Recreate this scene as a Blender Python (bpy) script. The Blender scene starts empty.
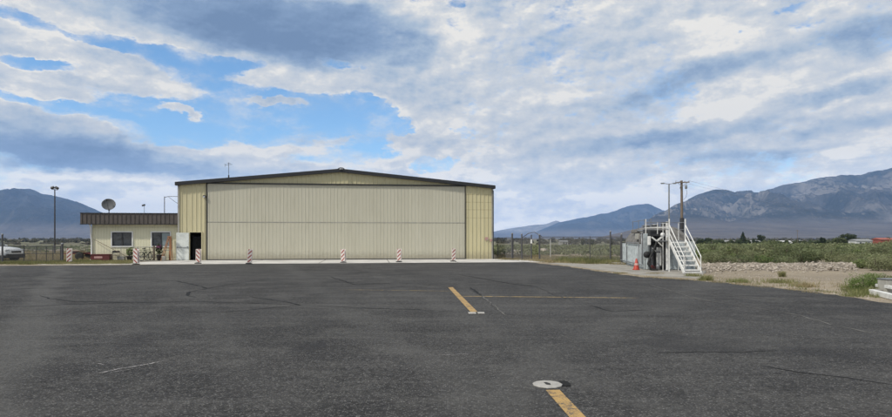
import bpy, bmesh, math, random
import numpy as np
from mathutils import Vector, Matrix

random.seed(7)
scene = bpy.context.scene
C = scene.collection
R = math.radians

# ------------------------------------------------------------------ camera
F, CX, HY, EYE = 600.0, 446.0, 238.0, 1.7      # focal (photo px), axis, horizon row, eye height
cd = bpy.data.cameras.new('camera')
cam = bpy.data.objects.new('camera', cd)
C.objects.link(cam)
cam.location = (0, 0, EYE)
cam.rotation_euler = (R(90), 0, 0)
cd.sensor_width = 36.0
cd.lens = 36.0 * F / 892.0
cd.shift_y = (HY - 208.5) / 892.0
cd.clip_start = 0.1
cd.clip_end = 90000
scene.camera = cam

# ------------------------------------------------------------------ world: Nishita sky and clouds
SUN_EL, SUN_AZ = R(47), R(234)                  # azimuth clockwise from +Y: behind the camera, to the left
w = bpy.data.worlds.new('World')
scene.world = w
w.use_nodes = True
wt = w.node_tree
for n in list(wt.nodes):
    wt.nodes.remove(n)


class NT:
    """small helper that writes shader nodes"""
    def __init__(self, tree):
        self.t = tree

    def n(self, typ, inputs=None, **kw):
        nd = self.t.nodes.new(typ)
        for k, v in kw.items():
            setattr(nd, k, v)
        for k, v in (inputs or {}).items():
            s = nd.inputs[k]
            if isinstance(v, bpy.types.NodeSocket):
                self.t.links.new(v, s)
            else:
                s.default_value = v
        return nd

    def math(self, op, a, b=0.0, c=0.0, clamp=False):
        nd = self.n('ShaderNodeMath', {0: a, 1: b, 2: c}, operation=op, use_clamp=clamp)
        return nd.outputs[0]

    def mixc(self, f, a, b, blend='MIX'):
        nd = self.n('ShaderNodeMix', {0: f, 6: a, 7: b}, data_type='RGBA', blend_type=blend)
        return nd.outputs[2]

    def ramp(self, f, stops, interp='LINEAR'):
        nd = self.n('ShaderNodeValToRGB', {0: f})
        cr = nd.color_ramp
        cr.interpolation = interp
        while len(cr.elements) < len(stops):
            cr.elements.new(0.5)
        for e, (p, c) in zip(cr.elements, stops):
            e.position = p
            e.color = (c[0], c[1], c[2], 1) if not isinstance(c, (int, float)) else (c, c, c, 1)
        return nd.outputs[0]

    def sstep(self, x, a, b, to0=0.0, to1=1.0):
        nd = self.n('ShaderNodeMapRange', {0: x, 1: a, 2: b, 3: to0, 4: to1}, interpolation_type='SMOOTHSTEP')
        return nd.outputs[0]

    def noise(self, v, scale, detail=4, rough=0.55, dist=0.0, out=0):
        nd = self.n('ShaderNodeTexNoise', {'Vector': v, 'Scale': scale, 'Detail': detail, 'Roughness': rough, 'Distortion': dist})
        return nd.outputs[out]


def build_world():
    q = NT(wt)
    tc = q.n('ShaderNodeTexCoord')
    sep = q.n('ShaderNodeSeparateXYZ', {0: tc.outputs['Generated']})
    x, y, z = sep.outputs
    az = q.math('ARCTAN2', x, y)
    hyp = q.math('SQRT', q.math('ADD', q.math('MULTIPLY', x, x), q.math('MULTIPLY', y, y)))
    te = q.math('DIVIDE', z, q.math('MAXIMUM', hyp, 0.02))          # tangent of the elevation
    p0 = q.n('ShaderNodeCombineXYZ', {0: az, 1: te, 2: 0.0}).outputs[0]

    # streakiness grows towards the horizon: clouds seen at a grazing angle
    ystr = q.math('POWER', q.math('MAXIMUM', q.math('ADD', te, 0.06), 0.001), 0.72)
    pn = q.n('ShaderNodeCombineXYZ', {0: az, 1: q.math('MULTIPLY', ystr, 1.7), 2: 0.0}).outputs[0]

    warp = q.n('ShaderNodeTexNoise', {'Vector': pn, 'Scale': 14.0, 'Detail': 7.0, 'Roughness': 0.64}).outputs[1]
    wv = q.n('ShaderNodeVectorMath', {0: warp, 1: (0.5, 0.5, 0.5)}, operation='SUBTRACT').outputs[0]
    wv = q.n('ShaderNodeVectorMath', {0: wv, 1: (0.085, 0.045, 0.0)}, operation='MULTIPLY').outputs[0]
    p = q.n('ShaderNodeVectorMath', {0: p0, 1: wv}, operation='ADD').outputs[0]

    def blobs(lst, start):
        acc = start
        for (cx, cy, rx, ry, ang, wgt) in lst:
            a = math.atan((cx - CX) / F)
            t = (HY - cy) / F * math.cos(a)
            k = math.cos(a)
            # (the tiny term chains the steps, so the shader keeps few values at a time)
            pc = q.n('ShaderNodeVectorMath', {0: acc, 1: (1e-7, 1e-7, 0.0), 2: p}, operation='MULTIPLY_ADD').outputs[0] if not isinstance(acc, float) else p
            mp = q.n('ShaderNodeMapping', {0: pc, 1: (a, t, 0), 2: (0, 0, R(ang)), 3: (rx / F * k * k * 1.25, ry / F * k * 1.25, 1)}, vector_type='TEXTURE')
            ln = q.n('ShaderNodeVectorMath', {0: mp.outputs[0]}, operation='LENGTH').outputs[1]
            acc = q.math('ADD', acc, q.sstep(ln, 1.0, 0.25, 0.0, wgt))
        return acc

    # where there is cloud (negative = open blue sky)
    cover = blobs([
        (24, 21, 34, 10, -12, -2.0), (60, 68, 62, 9, -4, -2.6), (78, 36, 30, 5, -8, -0.9), (140, 50, 60, 12, -12, -1.6), (205, 62, 60, 12, -4, -1.8),
        (245, 108, 130, 42, 0, -2.0), (165, 125, 80, 22, -12, -1.6), (70, 108, 110, 7, -6, -1.9), (365, 118, 62, 34, 0, -1.8), (345, 63, 34, 8, 2, -1.2),
        (330, 152, 95, 13, 0, -0.8), (437, 165, 34, 12, 5, -0.9), (458, 2, 12, 9, 0, -1.4), 
        (460, 133, 24, 4, 0, -0.7), (245, 62, 30, 10, 0, -0.8), (90, 20, 18, 4, 0, -0.5),
        (640, 18, 14, 5, 10, -0.4), (790, 8, 30, 5, 10, -0.4),
        # cumulus set back into the openings
        (138, 84, 96, 15, -3, 3.2), (40, 93, 60, 9, 0, 1.0), (30, 46, 60, 12, 0, 1.4), (115, 60, 42, 10, 0, 1.6),
        (180, 111, 24, 6, -4, 2.9), (190, 119, 12, 5, 0, 2.4),
        (300, 80, 76, 14, 3, 3.4), (272, 101, 42, 5, 2, 3.0), (380, 84, 60, 15, 4, 1.6),
        (80, 145, 150, 22, -10, 2.0), (255, 151, 100, 9, 3, 1.6), (332, 141, 26, 7, 8, 1.3), (225, 170, 130, 12, 0, 1.3),
        (425, 96, 45, 30, 0, 1.5), (418, 140, 34, 9, 6, 0.9), (300, 135, 14, 4, 0, 0.6), (260, 128, 16, 4, 0, 0.5),
        (250, 20, 200, 44, -4, 2.0),
    ], 0.8)

    # how light the cloud is (negative = shaded underside)
    shade = blobs([
        (262, 18, 205, 44, -6, -0.62), (250, 40, 120, 22, -6, -0.20), (320, 2, 60, 20, 10, 0.12),
        (80, 158, 160, 24, -6, -0.52), (20, 122, 60, 14, -4, -0.22), (215, 172, 70, 10, 0, -0.20),
        (70, 5, 60, 12, -10, -0.14),
        (690, 78, 75, 15, 18, -0.40), (625, 100, 70, 14, 4, -0.16), (620, 142, 72, 11, 6, -0.38), (815, 46, 110, 22, 6, -0.32),
        (875, 30, 60, 30, 0, -0.22), (838, 92, 60, 10, 8, -0.32), (715, 132, 95, 10, 6, -0.34), (850, 124, 85, 11, 8, -0.36),
        (600, 40, 90, 26, 0, -0.14), (540, 140, 60, 24, 0, -0.14), (570, 180, 110, 14, 0, -0.16), (770, 155, 150, 9, 0, -0.22),
        (500, 60, 60, 16, 0, -0.08), (770, 10, 50, 9, 8, -0.16), (650, 10, 30, 9, 0, -0.12),
        # sunlit parts
        (135, 82, 92, 12, -3, 0.26), (45, 38, 52, 12, 0, 0.24), (290, 80, 64, 12, 0, 0.22), (80, 112, 110, 9, -14, 0.28),
        (100, 176, 130, 7, 0, 0.36), (262, 150, 110, 8, 3, 0.26), (456, 28, 26, 30, 0, 0.24), (705, 24, 60, 12, -8, 0.22),
        (645, 50, 40, 9, 0, 0.10), (806, 60, 34, 7, 8, 0.26), (745, 100, 80, 11, 14, 0.16), (850, 76, 60, 6, 10, 0.16),
        (845, 150, 40, 6, 4, 0.36), (560, 100, 90, 6, 6, 0.12), (490, 152, 30, 8, 0, 0.18), (470, 177, 40, 8, 0, 0.26),
        (590, 200, 40, 6, 0, 0.30), (505, 196, 20, 5, 0, 0.20), (655, 198, 30, 6, 0, 0.24), (420, 168, 50, 5, 0, 0.10), (820, 108, 80, 5, 12, 0.14),
        (700, 115, 30, 8, 0, 0.12),
    ], 0.75)

    nb = q.noise(pn, 8.0, 9, 0.60)
    # the same field a little higher up: the lit upper edges and the shaded bases
    up = q.n('ShaderNodeVectorMath', {0: pn, 1: (-0.010, 0.022, 0.0)}, operation='ADD').outputs[0]
    nu = q.noise(up, 8.0, 9, 0.60)
    fine = q.noise(pn, 30.0, 7, 0.66)
    streak_v = q.n('ShaderNodeMapping', {0: pn, 2: (0, 0, R(7)), 3: (2.6, 10.0, 1)}).outputs[0]
    streak = q.noise(streak_v, 2.2, 6, 0.58)

    fv = q.n('ShaderNodeVectorMath', {0: pn, 1: (-0.0022, 0.0075, 0.0)}, operation='ADD').outputs[0]
    fineu = q.noise(fv, 30.0, 7, 0.66)
    d = q.math('ADD', cover, q.math('MULTIPLY', q.math('SUBTRACT', nb, 0.5), 2.0))
    d = q.math('ADD', d, q.math('MULTIPLY', q.math('SUBTRACT', fine, 0.5), 2.5))
    soft = q.sstep(q.noise(p0, 3.3, 3, 0.5), 0.40, 0.60, 0.30, 1.15)
    d = q.math('ADD', d, q.math('MULTIPLY', q.math('SUBTRACT', q.noise(pn, 95.0, 6, 0.7), 0.5), 0.9))
    dn = q.math('DIVIDE', q.math('ADD', d, q.math('MULTIPLY', soft, 0.35)), soft)
    cov = q.sstep(dn, 0.0, 1.35)
    # thin veil spilling out of the cloud edges into the blue
    vl = q.sstep(q.noise(pn, 13.0, 8, 0.66), 0.38, 0.68)
    veil = q.math('MULTIPLY', q.sstep(d, -2.3, 0.4), q.math('MULTIPLY', vl, 0.75))
    cov = q.math('MAXIMUM', cov, veil)
    lit = q.math('MULTIPLY', q.math('SUBTRACT', nb, nu), 1.25)
    sh = q.math('ADD', shade, q.math('MULTIPLY', lit, q.sstep(shade, 0.10, 0.78, 0.35, 1.0)))
    sh = q.math('ADD', sh, q.math('MULTIPLY', q.math('SUBTRACT', streak, 0.5), 0.20))
    sh = q.math('ADD', sh, q.math('MULTIPLY', q.math('SUBTRACT', fine, fineu), 0.38))
    sh = q.math('ADD', sh, q.math('MULTIPLY', q.math('SUBTRACT', q.noise(p0, 5.0, 3, 0.5), 0.5), 0.5))
    # big cloud heads: a coarse field against itself a little higher up
    cv = q.n('ShaderNodeMapping', {0: p0, 3: (1.0, 1.9, 1)}).outputs[0]
    cu = q.n('ShaderNodeVectorMath', {0: cv, 1: (-0.022, 0.045, 0.0)}, operation='ADD').outputs[0]
    big = q.math('SUBTRACT', q.noise(cv, 5.0, 9, 0.55), q.noise(cu, 5.0, 9, 0.55))
    sh = q.math('ADD', sh, q.math('MULTIPLY', big, 0.85))
    # billows: lit tops and shaded hollows in the cumulus
    bv = q.n('ShaderNodeMapping', {0: p0, 3: (1.0, 1.6, 1)}).outputs[0]
    bu = q.n('ShaderNodeVectorMath', {0: bv, 1: (-0.006, 0.012, 0.0)}, operation='ADD').outputs[0]
    bil = q.math('SUBTRACT', q.noise(bv, 17.0, 8, 0.6), q.noise(bu, 17.0, 8, 0.6))
    calm = q.sstep(shade, 0.10, 0.78, 0.22, 1.0)       # the heavy banks are smooth underneath
    sh = q.math('ADD', sh, q.math('MULTIPLY', q.math('MULTIPLY', bil, calm), q.sstep(te, 0.0, 0.08, 0.40, 0.80)))
    # thin edges of a cloud are light
    sh = q.math('ADD', sh, q.sstep(d, 1.5, 0.2, 0.0, 0.24))
    sh = q.math('ADD', sh, q.sstep(te, 0.13, 0.0, 0.0, 0.22))
    sh = q.math('MULTIPLY', sh, 0.93)
    ccol = q.ramp(sh, [(0.0, (0.17, 0.26, 0.42)), (0.25, (0.25, 0.355, 0.53)), (0.5, (0.43, 0.525, 0.645)),
                       (0.70, (0.595, 0.64, 0.695)), (0.86, (0.71, 0.725, 0.735)), (1.0, (0.90, 0.87, 0.81))])

    sky = q.n('ShaderNodeTexSky', sky_type='NISHITA', sun_disc=False, sun_elevation=SUN_EL, sun_rotation=SUN_AZ,
              altitude=1400.0, air_density=1.0, dust_density=0.4, ozone_density=3.0)
    S = 0.10
    ccol = q.n('ShaderNodeVectorMath', {0: ccol, 'Scale': q.sstep(te, 0.16, 0.0, 1.0, 1.65)}, operation='SCALE').outputs[0]
    cs = q.n('ShaderNodeVectorMath', {0: ccol, 'Scale': 1.0 / S}, operation='SCALE').outputs[0]
    skyc = q.n('ShaderNodeHueSaturation', {'Color': sky.outputs[0], 'Hue': 0.494, 'Saturation': 1.12, 'Value': 1.72}).outputs[0]
    col = q.mixc(cov, skyc, cs)
    # below the horizon the world is not seen; keep it the tone of far ground
    col = q.mixc(q.sstep(te, -0.02, -0.001, 1.0, 0.0), col, (1.6, 1.8, 2.1, 1))
    bg = q.n('ShaderNodeBackground', {'Color': col, 'Strength': S})
    out = q.n('ShaderNodeOutputWorld', {0: bg.outputs[0]})


build_world()
w.cycles.sampling_method = 'MANUAL'
w.cycles.sample_map_resolution = 512

# ------------------------------------------------------------------ sun and exposure
sl = bpy.data.lights.new('sun', 'SUN')
sl.energy = 3.3
sl.angle = R(3)
sl.color = (1.0, 0.95, 0.87)
sun = bpy.data.objects.new('sun', sl)
C.objects.link(sun)
sun.rotation_euler = (R(90) - SUN_EL, 0, -SUN_AZ + math.pi)   # lamp's -Z points away from the sun
sun_dir = Vector((math.sin(SUN_AZ) * math.cos(SUN_EL), math.cos(SUN_AZ) * math.cos(SUN_EL), math.sin(SUN_EL)))
sun.rotation_euler = (-sun_dir).to_track_quat('-Z', 'Y').to_euler()
scene.view_settings.view_transform = 'Standard'
scene.view_settings.look = 'None'
scene.view_settings.exposure = 0.0
scene.view_settings.gamma = 1.0
scene.view_settings.use_curve_mapping = False
scene.cycles.use_denoising = True
scene.cycles.max_bounces = 6
scene.cycles.diffuse_bounces = 3
scene.cycles.glossy_bounces = 3
scene.cycles.volume_bounces = 1
scene.cycles.transparent_max_bounces = 12

# ------------------------------------------------------------------ helpers
def G(px, py, z=0.0):
    """the ground point seen at photo pixel (px, py)"""
    Y = (EYE - z) * F / (py - HY)
    return Vector(((px - CX) / F * Y, Y, z))


def P(px, py, Y):
    return Vector(((px - CX) / F * Y, Y, EYE + (HY - py) / F * Y))


class MB:
    def __init__(self):
        self.v, self.f, self.sm = [], [], []

    def add(self, vs, fs, smooth=False):
        o = len(self.v)
        self.v += [tuple(p) for p in vs]
        self.f += [tuple(i + o for i in f) for f in fs]
        self.sm += [smooth] * len(fs)
        return self

    def box(self, c, s, rot=None, rz=0.0):
        c = Vector(c)
        M = rot if rot is not None else Matrix.Rotation(rz, 3, 'Z')
        vs = [c + M @ Vector((x * s[0] / 2, y * s[1] / 2, z * s[2] / 2)) for z in (-1, 1) for y in (-1, 1) for x in (-1, 1)]
        return self.add(vs, [(0, 2, 3, 1), (4, 5, 7, 6), (0, 1, 5, 4), (2, 6, 7, 3), (0, 4, 6, 2), (1, 3, 7, 5)])

    def bbox(self, c, s, b=0.01, rot=None, rz=0.0):
        """a box with bevelled edges"""
        bm = bmesh.new()
        bmesh.ops.create_cube(bm, size=1)
        for v in bm.verts:
            v.co = Vector((v.co.x * s[0], v.co.y * s[1], v.co.z * s[2]))
        bmesh.ops.bevel(bm, geom=bm.edges[:], offset=min(b, min(s) * 0.45), segments=2, affect='EDGES', profile=0.5)
        M = rot if rot is not None else Matrix.Rotation(rz, 3, 'Z')
        bm.verts.ensure_lookup_table()
        vs = [Vector(c) + M @ v.co for v in bm.verts]
        fs = [tuple(v.index for v in f.verts) for f in bm.faces]
        bm.free()
        return self.add(vs, fs)

    def bar(self, a, b, w, h=None):
        """square bar from a to b"""
        a, b = Vector(a), Vector(b)
        d = b - a
        q = d.to_track_quat('Y', 'Z').to_matrix()
        return self.box((a + b) / 2, (w, d.length, h or w), rot=q)

    def tube(self, pts, r, seg=8, r2=None, caps=True):
        pts = [Vector(p) for p in pts]
        n = len(pts)
        vs, fs = [], []
        prev = None
        for i, p in enumerate(pts):
            t = (pts[min(i + 1, n - 1)] - pts[max(i - 1, 0)]).normalized()
            if prev is None:
                a = t.cross(Vector((0, 0, 1)))
                if a.length < 1e-3:
                    a = Vector((1, 0, 0))
                a.normalize()
            else:
                a = (prev - t * prev.dot(t)).normalized()
            prev = a
            b = t.cross(a)
            rr = r if r2 is None else r + (r2 - r) * i / (n - 1)
            for k in range(seg):
                w_ = 2 * math.pi * k / seg
                vs.append(p + (a * math.cos(w_) + b * math.sin(w_)) * rr)
        for i in range(n - 1):
            for k in range(seg):
                k2 = (k + 1) % seg
                fs.append((i * seg + k, (i + 1) * seg + k, (i + 1) * seg + k2, i * seg + k2))
        self.add(vs, fs, True)
        if caps:
            self.add([vs[k] for k in range(seg)], [tuple(range(seg))])
            self.add([vs[(n - 1) * seg + k] for k in range(seg)], [tuple(reversed(range(seg)))])
        return self

    def lathe(self, prof, c=(0, 0, 0), seg=20, rot=None, smooth=True):
        """prof: (radius, height) pairs"""
        c = Vector(c)
        M = rot or Matrix.Identity(3)
        vs, fs = [], []
        for (r, z) in prof:
            for k in range(seg):
                a = 2 * math.pi * k / seg
                vs.append(c + M @ Vector((r * math.cos(a), r * math.sin(a), z)))
        for i in range(len(prof) - 1):
            for k in range(seg):
                k2 = (k + 1) % seg
                fs.append((i * seg + k, i * seg + k2, (i + 1) * seg + k2, (i + 1) * seg + k))
        self.add(vs, fs, smooth)
        if prof[0][0] > 1e-4:
            self.add(vs[:seg], [tuple(reversed(range(seg)))])
        if prof[-1][0] > 1e-4:
            self.add(vs[-seg:], [tuple(range(seg))])
        return self

    def prism(self, pts, d):
        """polygon pts (3D) pushed along d"""
        pts = [Vector(p) for p in pts]
        d = Vector(d)
        n = len(pts)
        vs = pts + [p + d for p in pts]
        fs = [tuple(reversed(range(n))), tuple(range(n, 2 * n))]
        fs += [(i, (i + 1) % n, (i + 1) % n + n, i + n) for i in range(n)]
        return self.add(vs, fs)

    def build(self, name, m, parent=None, fix=True):
        me = bpy.data.meshes.new(name)
        me.from_pydata(self.v, [], self.f)
        me.polygons.foreach_set('use_smooth', self.sm)
        if fix:
            bm = bmesh.new()
            bm.from_mesh(me)
            bmesh.ops.recalc_face_normals(bm, faces=bm.faces[:])
            bm.to_mesh(me)
            bm.free()
        me.materials.append(m)
        o = bpy.data.objects.new(name, me)
        C.objects.link(o)
        if parent:
            o.parent = parent
        return o


def tag(o, label, cat, group=None, kind=None):
    o['label'] = label
    o['category'] = cat
    if group:
        o['group'] = group
    if kind:
        o['kind'] = kind
    return o


def thing(name, label, cat, loc=(0, 0, 0), rz=0.0, group=None):
    o = bpy.data.objects.new(name, None)
    C.objects.link(o)
    o.location = loc
    o.rotation_euler = (0, 0, rz)
    o.empty_display_size = 0.2
    return tag(o, label, cat, group)


def struct(o):
    o['kind'] = 'structure'
    return o


def children(o):
    return [c for c in bpy.data.objects if c.parent == o]


def copy_tree(o, parent=None):
    c = o.copy()
    C.objects.link(c)
    c.parent = parent
    for ch in children(o):
        copy_tree(ch, c)
    return c


def np_mesh(name, V, Fq, m, parent=None, smooth=False):
    """big meshes from arrays: V (n,3), Fq (m,4) or (m,3)"""
    me = bpy.data.meshes.new(name)
    k = Fq.shape[1]
    me.vertices.add(len(V))
    me.vertices.foreach_set('co', np.asarray(V, np.float32).ravel())
    me.loops.add(Fq.size)
    me.loops.foreach_set('vertex_index', np.asarray(Fq, np.int32).ravel())
    me.polygons.add(len(Fq))
    me.polygons.foreach_set('loop_start', np.arange(0, Fq.size, k, dtype=np.int32))
    me.polygons.foreach_set('loop_total', np.full(len(Fq), k, np.int32))
    if smooth:
        me.polygons.foreach_set('use_smooth', np.ones(len(Fq), bool))
    me.update(calc_edges=True)
    me.materials.append(m)
    o = bpy.data.objects.new(name, me)
    C.objects.link(o)
    if parent:
        o.parent = parent
    return o


# ------------------------------------------------------------------ noise in numpy
rng = np.random.default_rng(11)
_perm = rng.random((256, 256))


def vnoise(x, y):
    xi, yi = np.floor(x).astype(int), np.floor(y).astype(int)
    fx, fy = x - xi, y - yi
    fx, fy = fx * fx * (3 - 2 * fx), fy * fy * (3 - 2 * fy)
    g = lambda a, b: _perm[a % 256, b % 256]
    return (g(xi, yi) * (1 - fx) + g(xi + 1, yi) * fx) * (1 - fy) + (g(xi, yi + 1) * (1 - fx) + g(xi + 1, yi + 1) * fx) * fy


def fbm(x, y, o=5, ridged=False):
    s, a, t = 0, 0.5, 0
    for i in range(o):
        n_ = vnoise(x + 17.3 * i, y + 9.1 * i)
        if ridged:
            n_ = 1 - abs(2 * n_ - 1)
        s = s + a * n_
        t += a
        a *= 0.5
        x, y = x * 2.03, y * 2.03
    return s / t


# ------------------------------------------------------------------ materials
def newmat(name):
    m = bpy.data.materials.new(name)
    m.use_nodes = True
    t = m.node_tree
    b = t.nodes['Principled BSDF']
    return m, NT(t), b


def mat(name, col, rough=0.6, metal=0.0, var=0.12, scale=3.0, bump=0.0, bscale=40.0, col2=None, spec=0.5, dirt=0.0, dirtcol=(0.12, 0.10, 0.08)):
    """painted or plain surface with uneven tone, a little grime and fine bump"""
    m, q, b = newmat(name)
    tc = q.n('ShaderNodeTexCoord').outputs['Object']
    n1 = q.noise(tc, scale, 5, 0.6)
    c2 = col2 or tuple(c * (1 - var * 2) for c in col)
    base = q.mixc(q.sstep(n1, 0.35, 0.7), (*col, 1), (*c2, 1))
    if dirt:
        n2 = q.noise(tc, scale * 4.3, 6, 0.68)
        base = q.mixc(q.math('MULTIPLY', q.sstep(n2, 0.52, 0.75), dirt), base, (*dirtcol, 1))
    q.t.links.new(base, b.inputs['Base Color'])
    r = q.math('ADD', rough - 0.08, q.math('MULTIPLY', n1, 0.16), clamp=True)
    q.t.links.new(r, b.inputs['Roughness'])
    b.inputs['Metallic'].default_value = metal
    b.inputs['Specular IOR Level'].default_value = spec
    if bump:
        nb = q.noise(tc, bscale, 4, 0.6)
        bp = q.n('ShaderNodeBump', {'Strength': bump, 'Distance': 0.02, 'Height': nb})
        q.t.links.new(bp.outputs[0], b.inputs['Normal'])
    return m


def siding(name, col, girts=(), stain=0.25):
    """painted ribbed steel: rain streaks down the sheet, faint girt lines, chalky fade"""
    m, q, b = newmat(name)
    tc = q.n('ShaderNodeTexCoord').outputs['Object']
    st = q.n('ShaderNodeMapping', {0: tc, 3: (6.0, 1.0, 0.35)}).outputs[0]
    n1 = q.noise(st, 1.6, 6, 0.62)
    n2 = q.noise(tc, 0.45, 4, 0.6)
    n3 = q.noise(tc, 5.0, 5, 0.7)
    base = q.mixc(q.math('MULTIPLY', q.sstep(n1, 0.45, 0.8), stain), (*col, 1), (col[0] * 0.62, col[1] * 0.60, col[2] * 0.55, 1))
    base = q.mixc(q.math('MULTIPLY', q.sstep(n2, 0.35, 0.7), 0.22), base, (col[0] * 1.12, col[1] * 1.12, col[2] * 1.18, 1))
    sep = q.n('ShaderNodeSeparateXYZ', {0: tc})
    # each sheet has faded a little differently
    wn = q.n('ShaderNodeTexWhiteNoise', {1: q.math('FLOOR', q.math('DIVIDE', sep.outputs[0], 0.96))}, noise_dimensions='1D').outputs[0]
    base = q.mixc(q.math('MULTIPLY', wn, 0.16), base, (col[0] * 0.70, col[1] * 0.68, col[2] * 0.66, 1))
    # splash dirt along the bottom metre
    low = q.math('MULTIPLY', q.sstep(q.math('ADD', sep.outputs[2], q.math('MULTIPLY', n3, -0.9)), 0.35, -0.35), 0.5)
    base = q.mixc(low, base, (0.20, 0.17, 0.12, 1))
    for g in girts:
        dz = q.math('ABSOLUTE', q.math('SUBTRACT', sep.outputs[2], g))
        f = q.math('MULTIPLY', q.sstep(dz, 0.05, 0.015), q.math('MULTIPLY', q.sstep(n3, 0.3, 0.6), 0.45))
        base = q.mixc(f, base, (col[0] * 0.42, col[1] * 0.38, col[2] * 0.30, 1))
    q.t.links.new(base, b.inputs['Base Color'])
    b.inputs['Roughness'].default_value = 0.55
    bp = q.n('ShaderNodeBump', {'Strength': 0.12, 'Distance': 0.05, 'Height': n2})
    q.t.links.new(bp.outputs[0], b.inputs['Normal'])
    return m


M = {}
M['bay'] = siding('yellow_tan_siding', (0.56, 0.51, 0.32), stain=0.55)
M['bay_lined'] = siding('lined_yellow_siding', (0.55, 0.50, 0.305), girts=(3.3, 3.95, 4.55, 5.15), stain=0.35)
M['gable'] = siding('gable_siding', (0.53, 0.485, 0.30))
M['door'] = siding('hangar_door_siding', (0.49, 0.47, 0.37), stain=0.45)
M['office'] = siding('cream_siding', (0.72, 0.69, 0.50), stain=0.2)
M['band'] = mat('cream_trim', (0.66, 0.63, 0.47), 0.6)
M['blacktrim'] = mat('dark_trim', (0.018, 0.019, 0.021), 0.45)
M['browntrim'] = mat('brown_steel', (0.095, 0.080, 0.070), 0.5, dirt=0.3)
M['roof'] = mat('roof_steel', (0.35, 0.35, 0.34), 0.5, 0.3)
M['greytrim'] = mat('grey_trim', (0.36, 0.35, 0.31), 0.55)
M['white'] = mat('white_paint', (0.74, 0.74, 0.71), 0.5, dirt=0.45, dirtcol=(0.35, 0.26, 0.18), scale=5)
M['whiteclean'] = mat('white_frame', (0.74, 0.74, 0.71), 0.5, var=0.05)
M['leaf_door'] = mat('pale_door_paint', (0.68, 0.71, 0.67), 0.5, dirt=0.15)
M['darkroom'] = mat('dark_interior', (0.02, 0.02, 0.02), 0.9)
M['darkmetal'] = mat('dark_metal', (0.045, 0.045, 0.048), 0.5, 0.3, dirt=0.2)
M['dishgrey'] = mat('dish_grey', (0.11, 0.115, 0.12), 0.7)
M['black'] = mat('black_rubber', (0.02, 0.02, 0.02), 0.8)
M['galv'] = mat('galvanised_steel', (0.27, 0.28, 0.29), 0.5, 0.6, dirt=0.2)
M['fencewire'] = mat('fence_wire', (0.16, 0.16, 0.17), 0.6, 0.4)
M['fencepost'] = mat('fence_post', (0.10, 0.10, 0.105), 0.6, 0.3)
M['concrete'] = mat('concrete', (0.58, 0.56, 0.52), 0.85, var=0.14, scale=0.6, bump=0.3, bscale=60, dirt=0.35, dirtcol=(0.22, 0.20, 0.17))
M['plate'] = mat('painted_concrete', (0.40, 0.385, 0.355), 0.8, var=0.1, scale=14, bump=0.4, bscale=90, dirt=0.6, dirtcol=(0.2, 0.18, 0.15))
M['oldconcrete'] = mat('old_concrete', (0.33, 0.31, 0.27), 0.9, var=0.2, scale=1.2, bump=0.5, bscale=30, dirt=0.6, dirtcol=(0.14, 0.12, 0.10))
M['wood'] = mat('weathered_wood', (0.17, 0.135, 0.105), 0.85, scale=6, dirt=0.4)
M['orangewood'] = mat('orange_fibreglass', (0.36, 0.17, 0.08), 0.6)
M['maroon'] = mat('maroon_paint', (0.12, 0.022, 0.02), 0.5, dirt=0.3)
M['redplastic'] = mat('red_plastic', (0.50, 0.06, 0.035), 0.45, var=0.2, scale=9)
M['reflector'] = mat('reflective_band', (0.55, 0.34, 0.30), 0.5)
M['blueskirt'] = mat('pale_blue_steel', (0.46, 0.51, 0.52), 0.5, var=0.2, dirt=0.6, scale=3.5, dirtcol=(0.16, 0.15, 0.14))
M['tanktop'] = mat('weathered_tank', (0.21, 0.20, 0.185), 0.8, var=0.3, scale=5, dirt=0.8, dirtcol=(0.08, 0.07, 0.06), bump=0.6, bscale=14)
M['carpaint'] = mat('white_car_paint', (0.72, 0.73, 0.74), 0.25, var=0.02)
M['lamp_lens'] = mat('clear_lens', (0.55, 0.58, 0.6), 0.15)
M['signwhite'] = mat('sign_white', (0.75, 0.75, 0.73), 0.5)
M['signpink'] = mat('faded_red_sign', (0.50, 0.30, 0.27), 0.6)
M['tar'] = mat('tar_sealant', (0.014, 0.014, 0.014), 0.75, var=0.2, spec=0.15)
M['crackdark'] = mat('open_crack', (0.030, 0.029, 0.028), 0.9)
M['crackpale'] = mat('dusty_crack', (0.12, 0.115, 0.105), 0.9)
M['bark'] = mat('bark', (0.10, 0.08, 0.06), 0.9, scale=8)
M['bikegreen'] = mat('green_bike_paint', (0.06, 0.10, 0.06), 0.4)
M['terracotta'] = mat('dark_pot', (0.06, 0.05, 0.048), 0.7)
M['purple'] = mat('purple_blooms', (0.30, 0.10, 0.20), 0.7, scale=20)
M['ceramic'] = mat('insulator', (0.35, 0.36, 0.38), 0.3)
M['redroof'] = mat('red_roof', (0.34, 0.09, 0.06), 0.6)
M['farwhite'] = mat('pale_house_wall', (0.62, 0.62, 0.60), 0.6)
M['farwindow'] = mat('far_window', (0.04, 0.05, 0.06), 0.2)


def glassmat(name, col, rough=0.08):
    m, q, b = newmat(name)
    tc = q.n('ShaderNodeTexCoord').outputs['Object']
    n1 = q.noise(tc, 1.7, 4, 0.6)
    c = q.mixc(n1, (*col, 1), (col[0] * 1.7, col[1] * 1.7, col[2] * 1.7, 1))
    q.t.links.new(c, b.inputs['Base Color'])
    b.inputs['Roughness'].default_value = rough
    bp = q.n('ShaderNodeBump', {'Strength': 0.08, 'Distance': 0.1, 'Height': n1})
    q.t.links.new(bp.outputs[0], b.inputs['Normal'])
    return m


M['glass'] = glassmat('window_glass', (0.030, 0.036, 0.044))
M['blind'] = glassmat('glass_over_blind', (0.17, 0.21, 0.22), 0.3)


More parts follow.
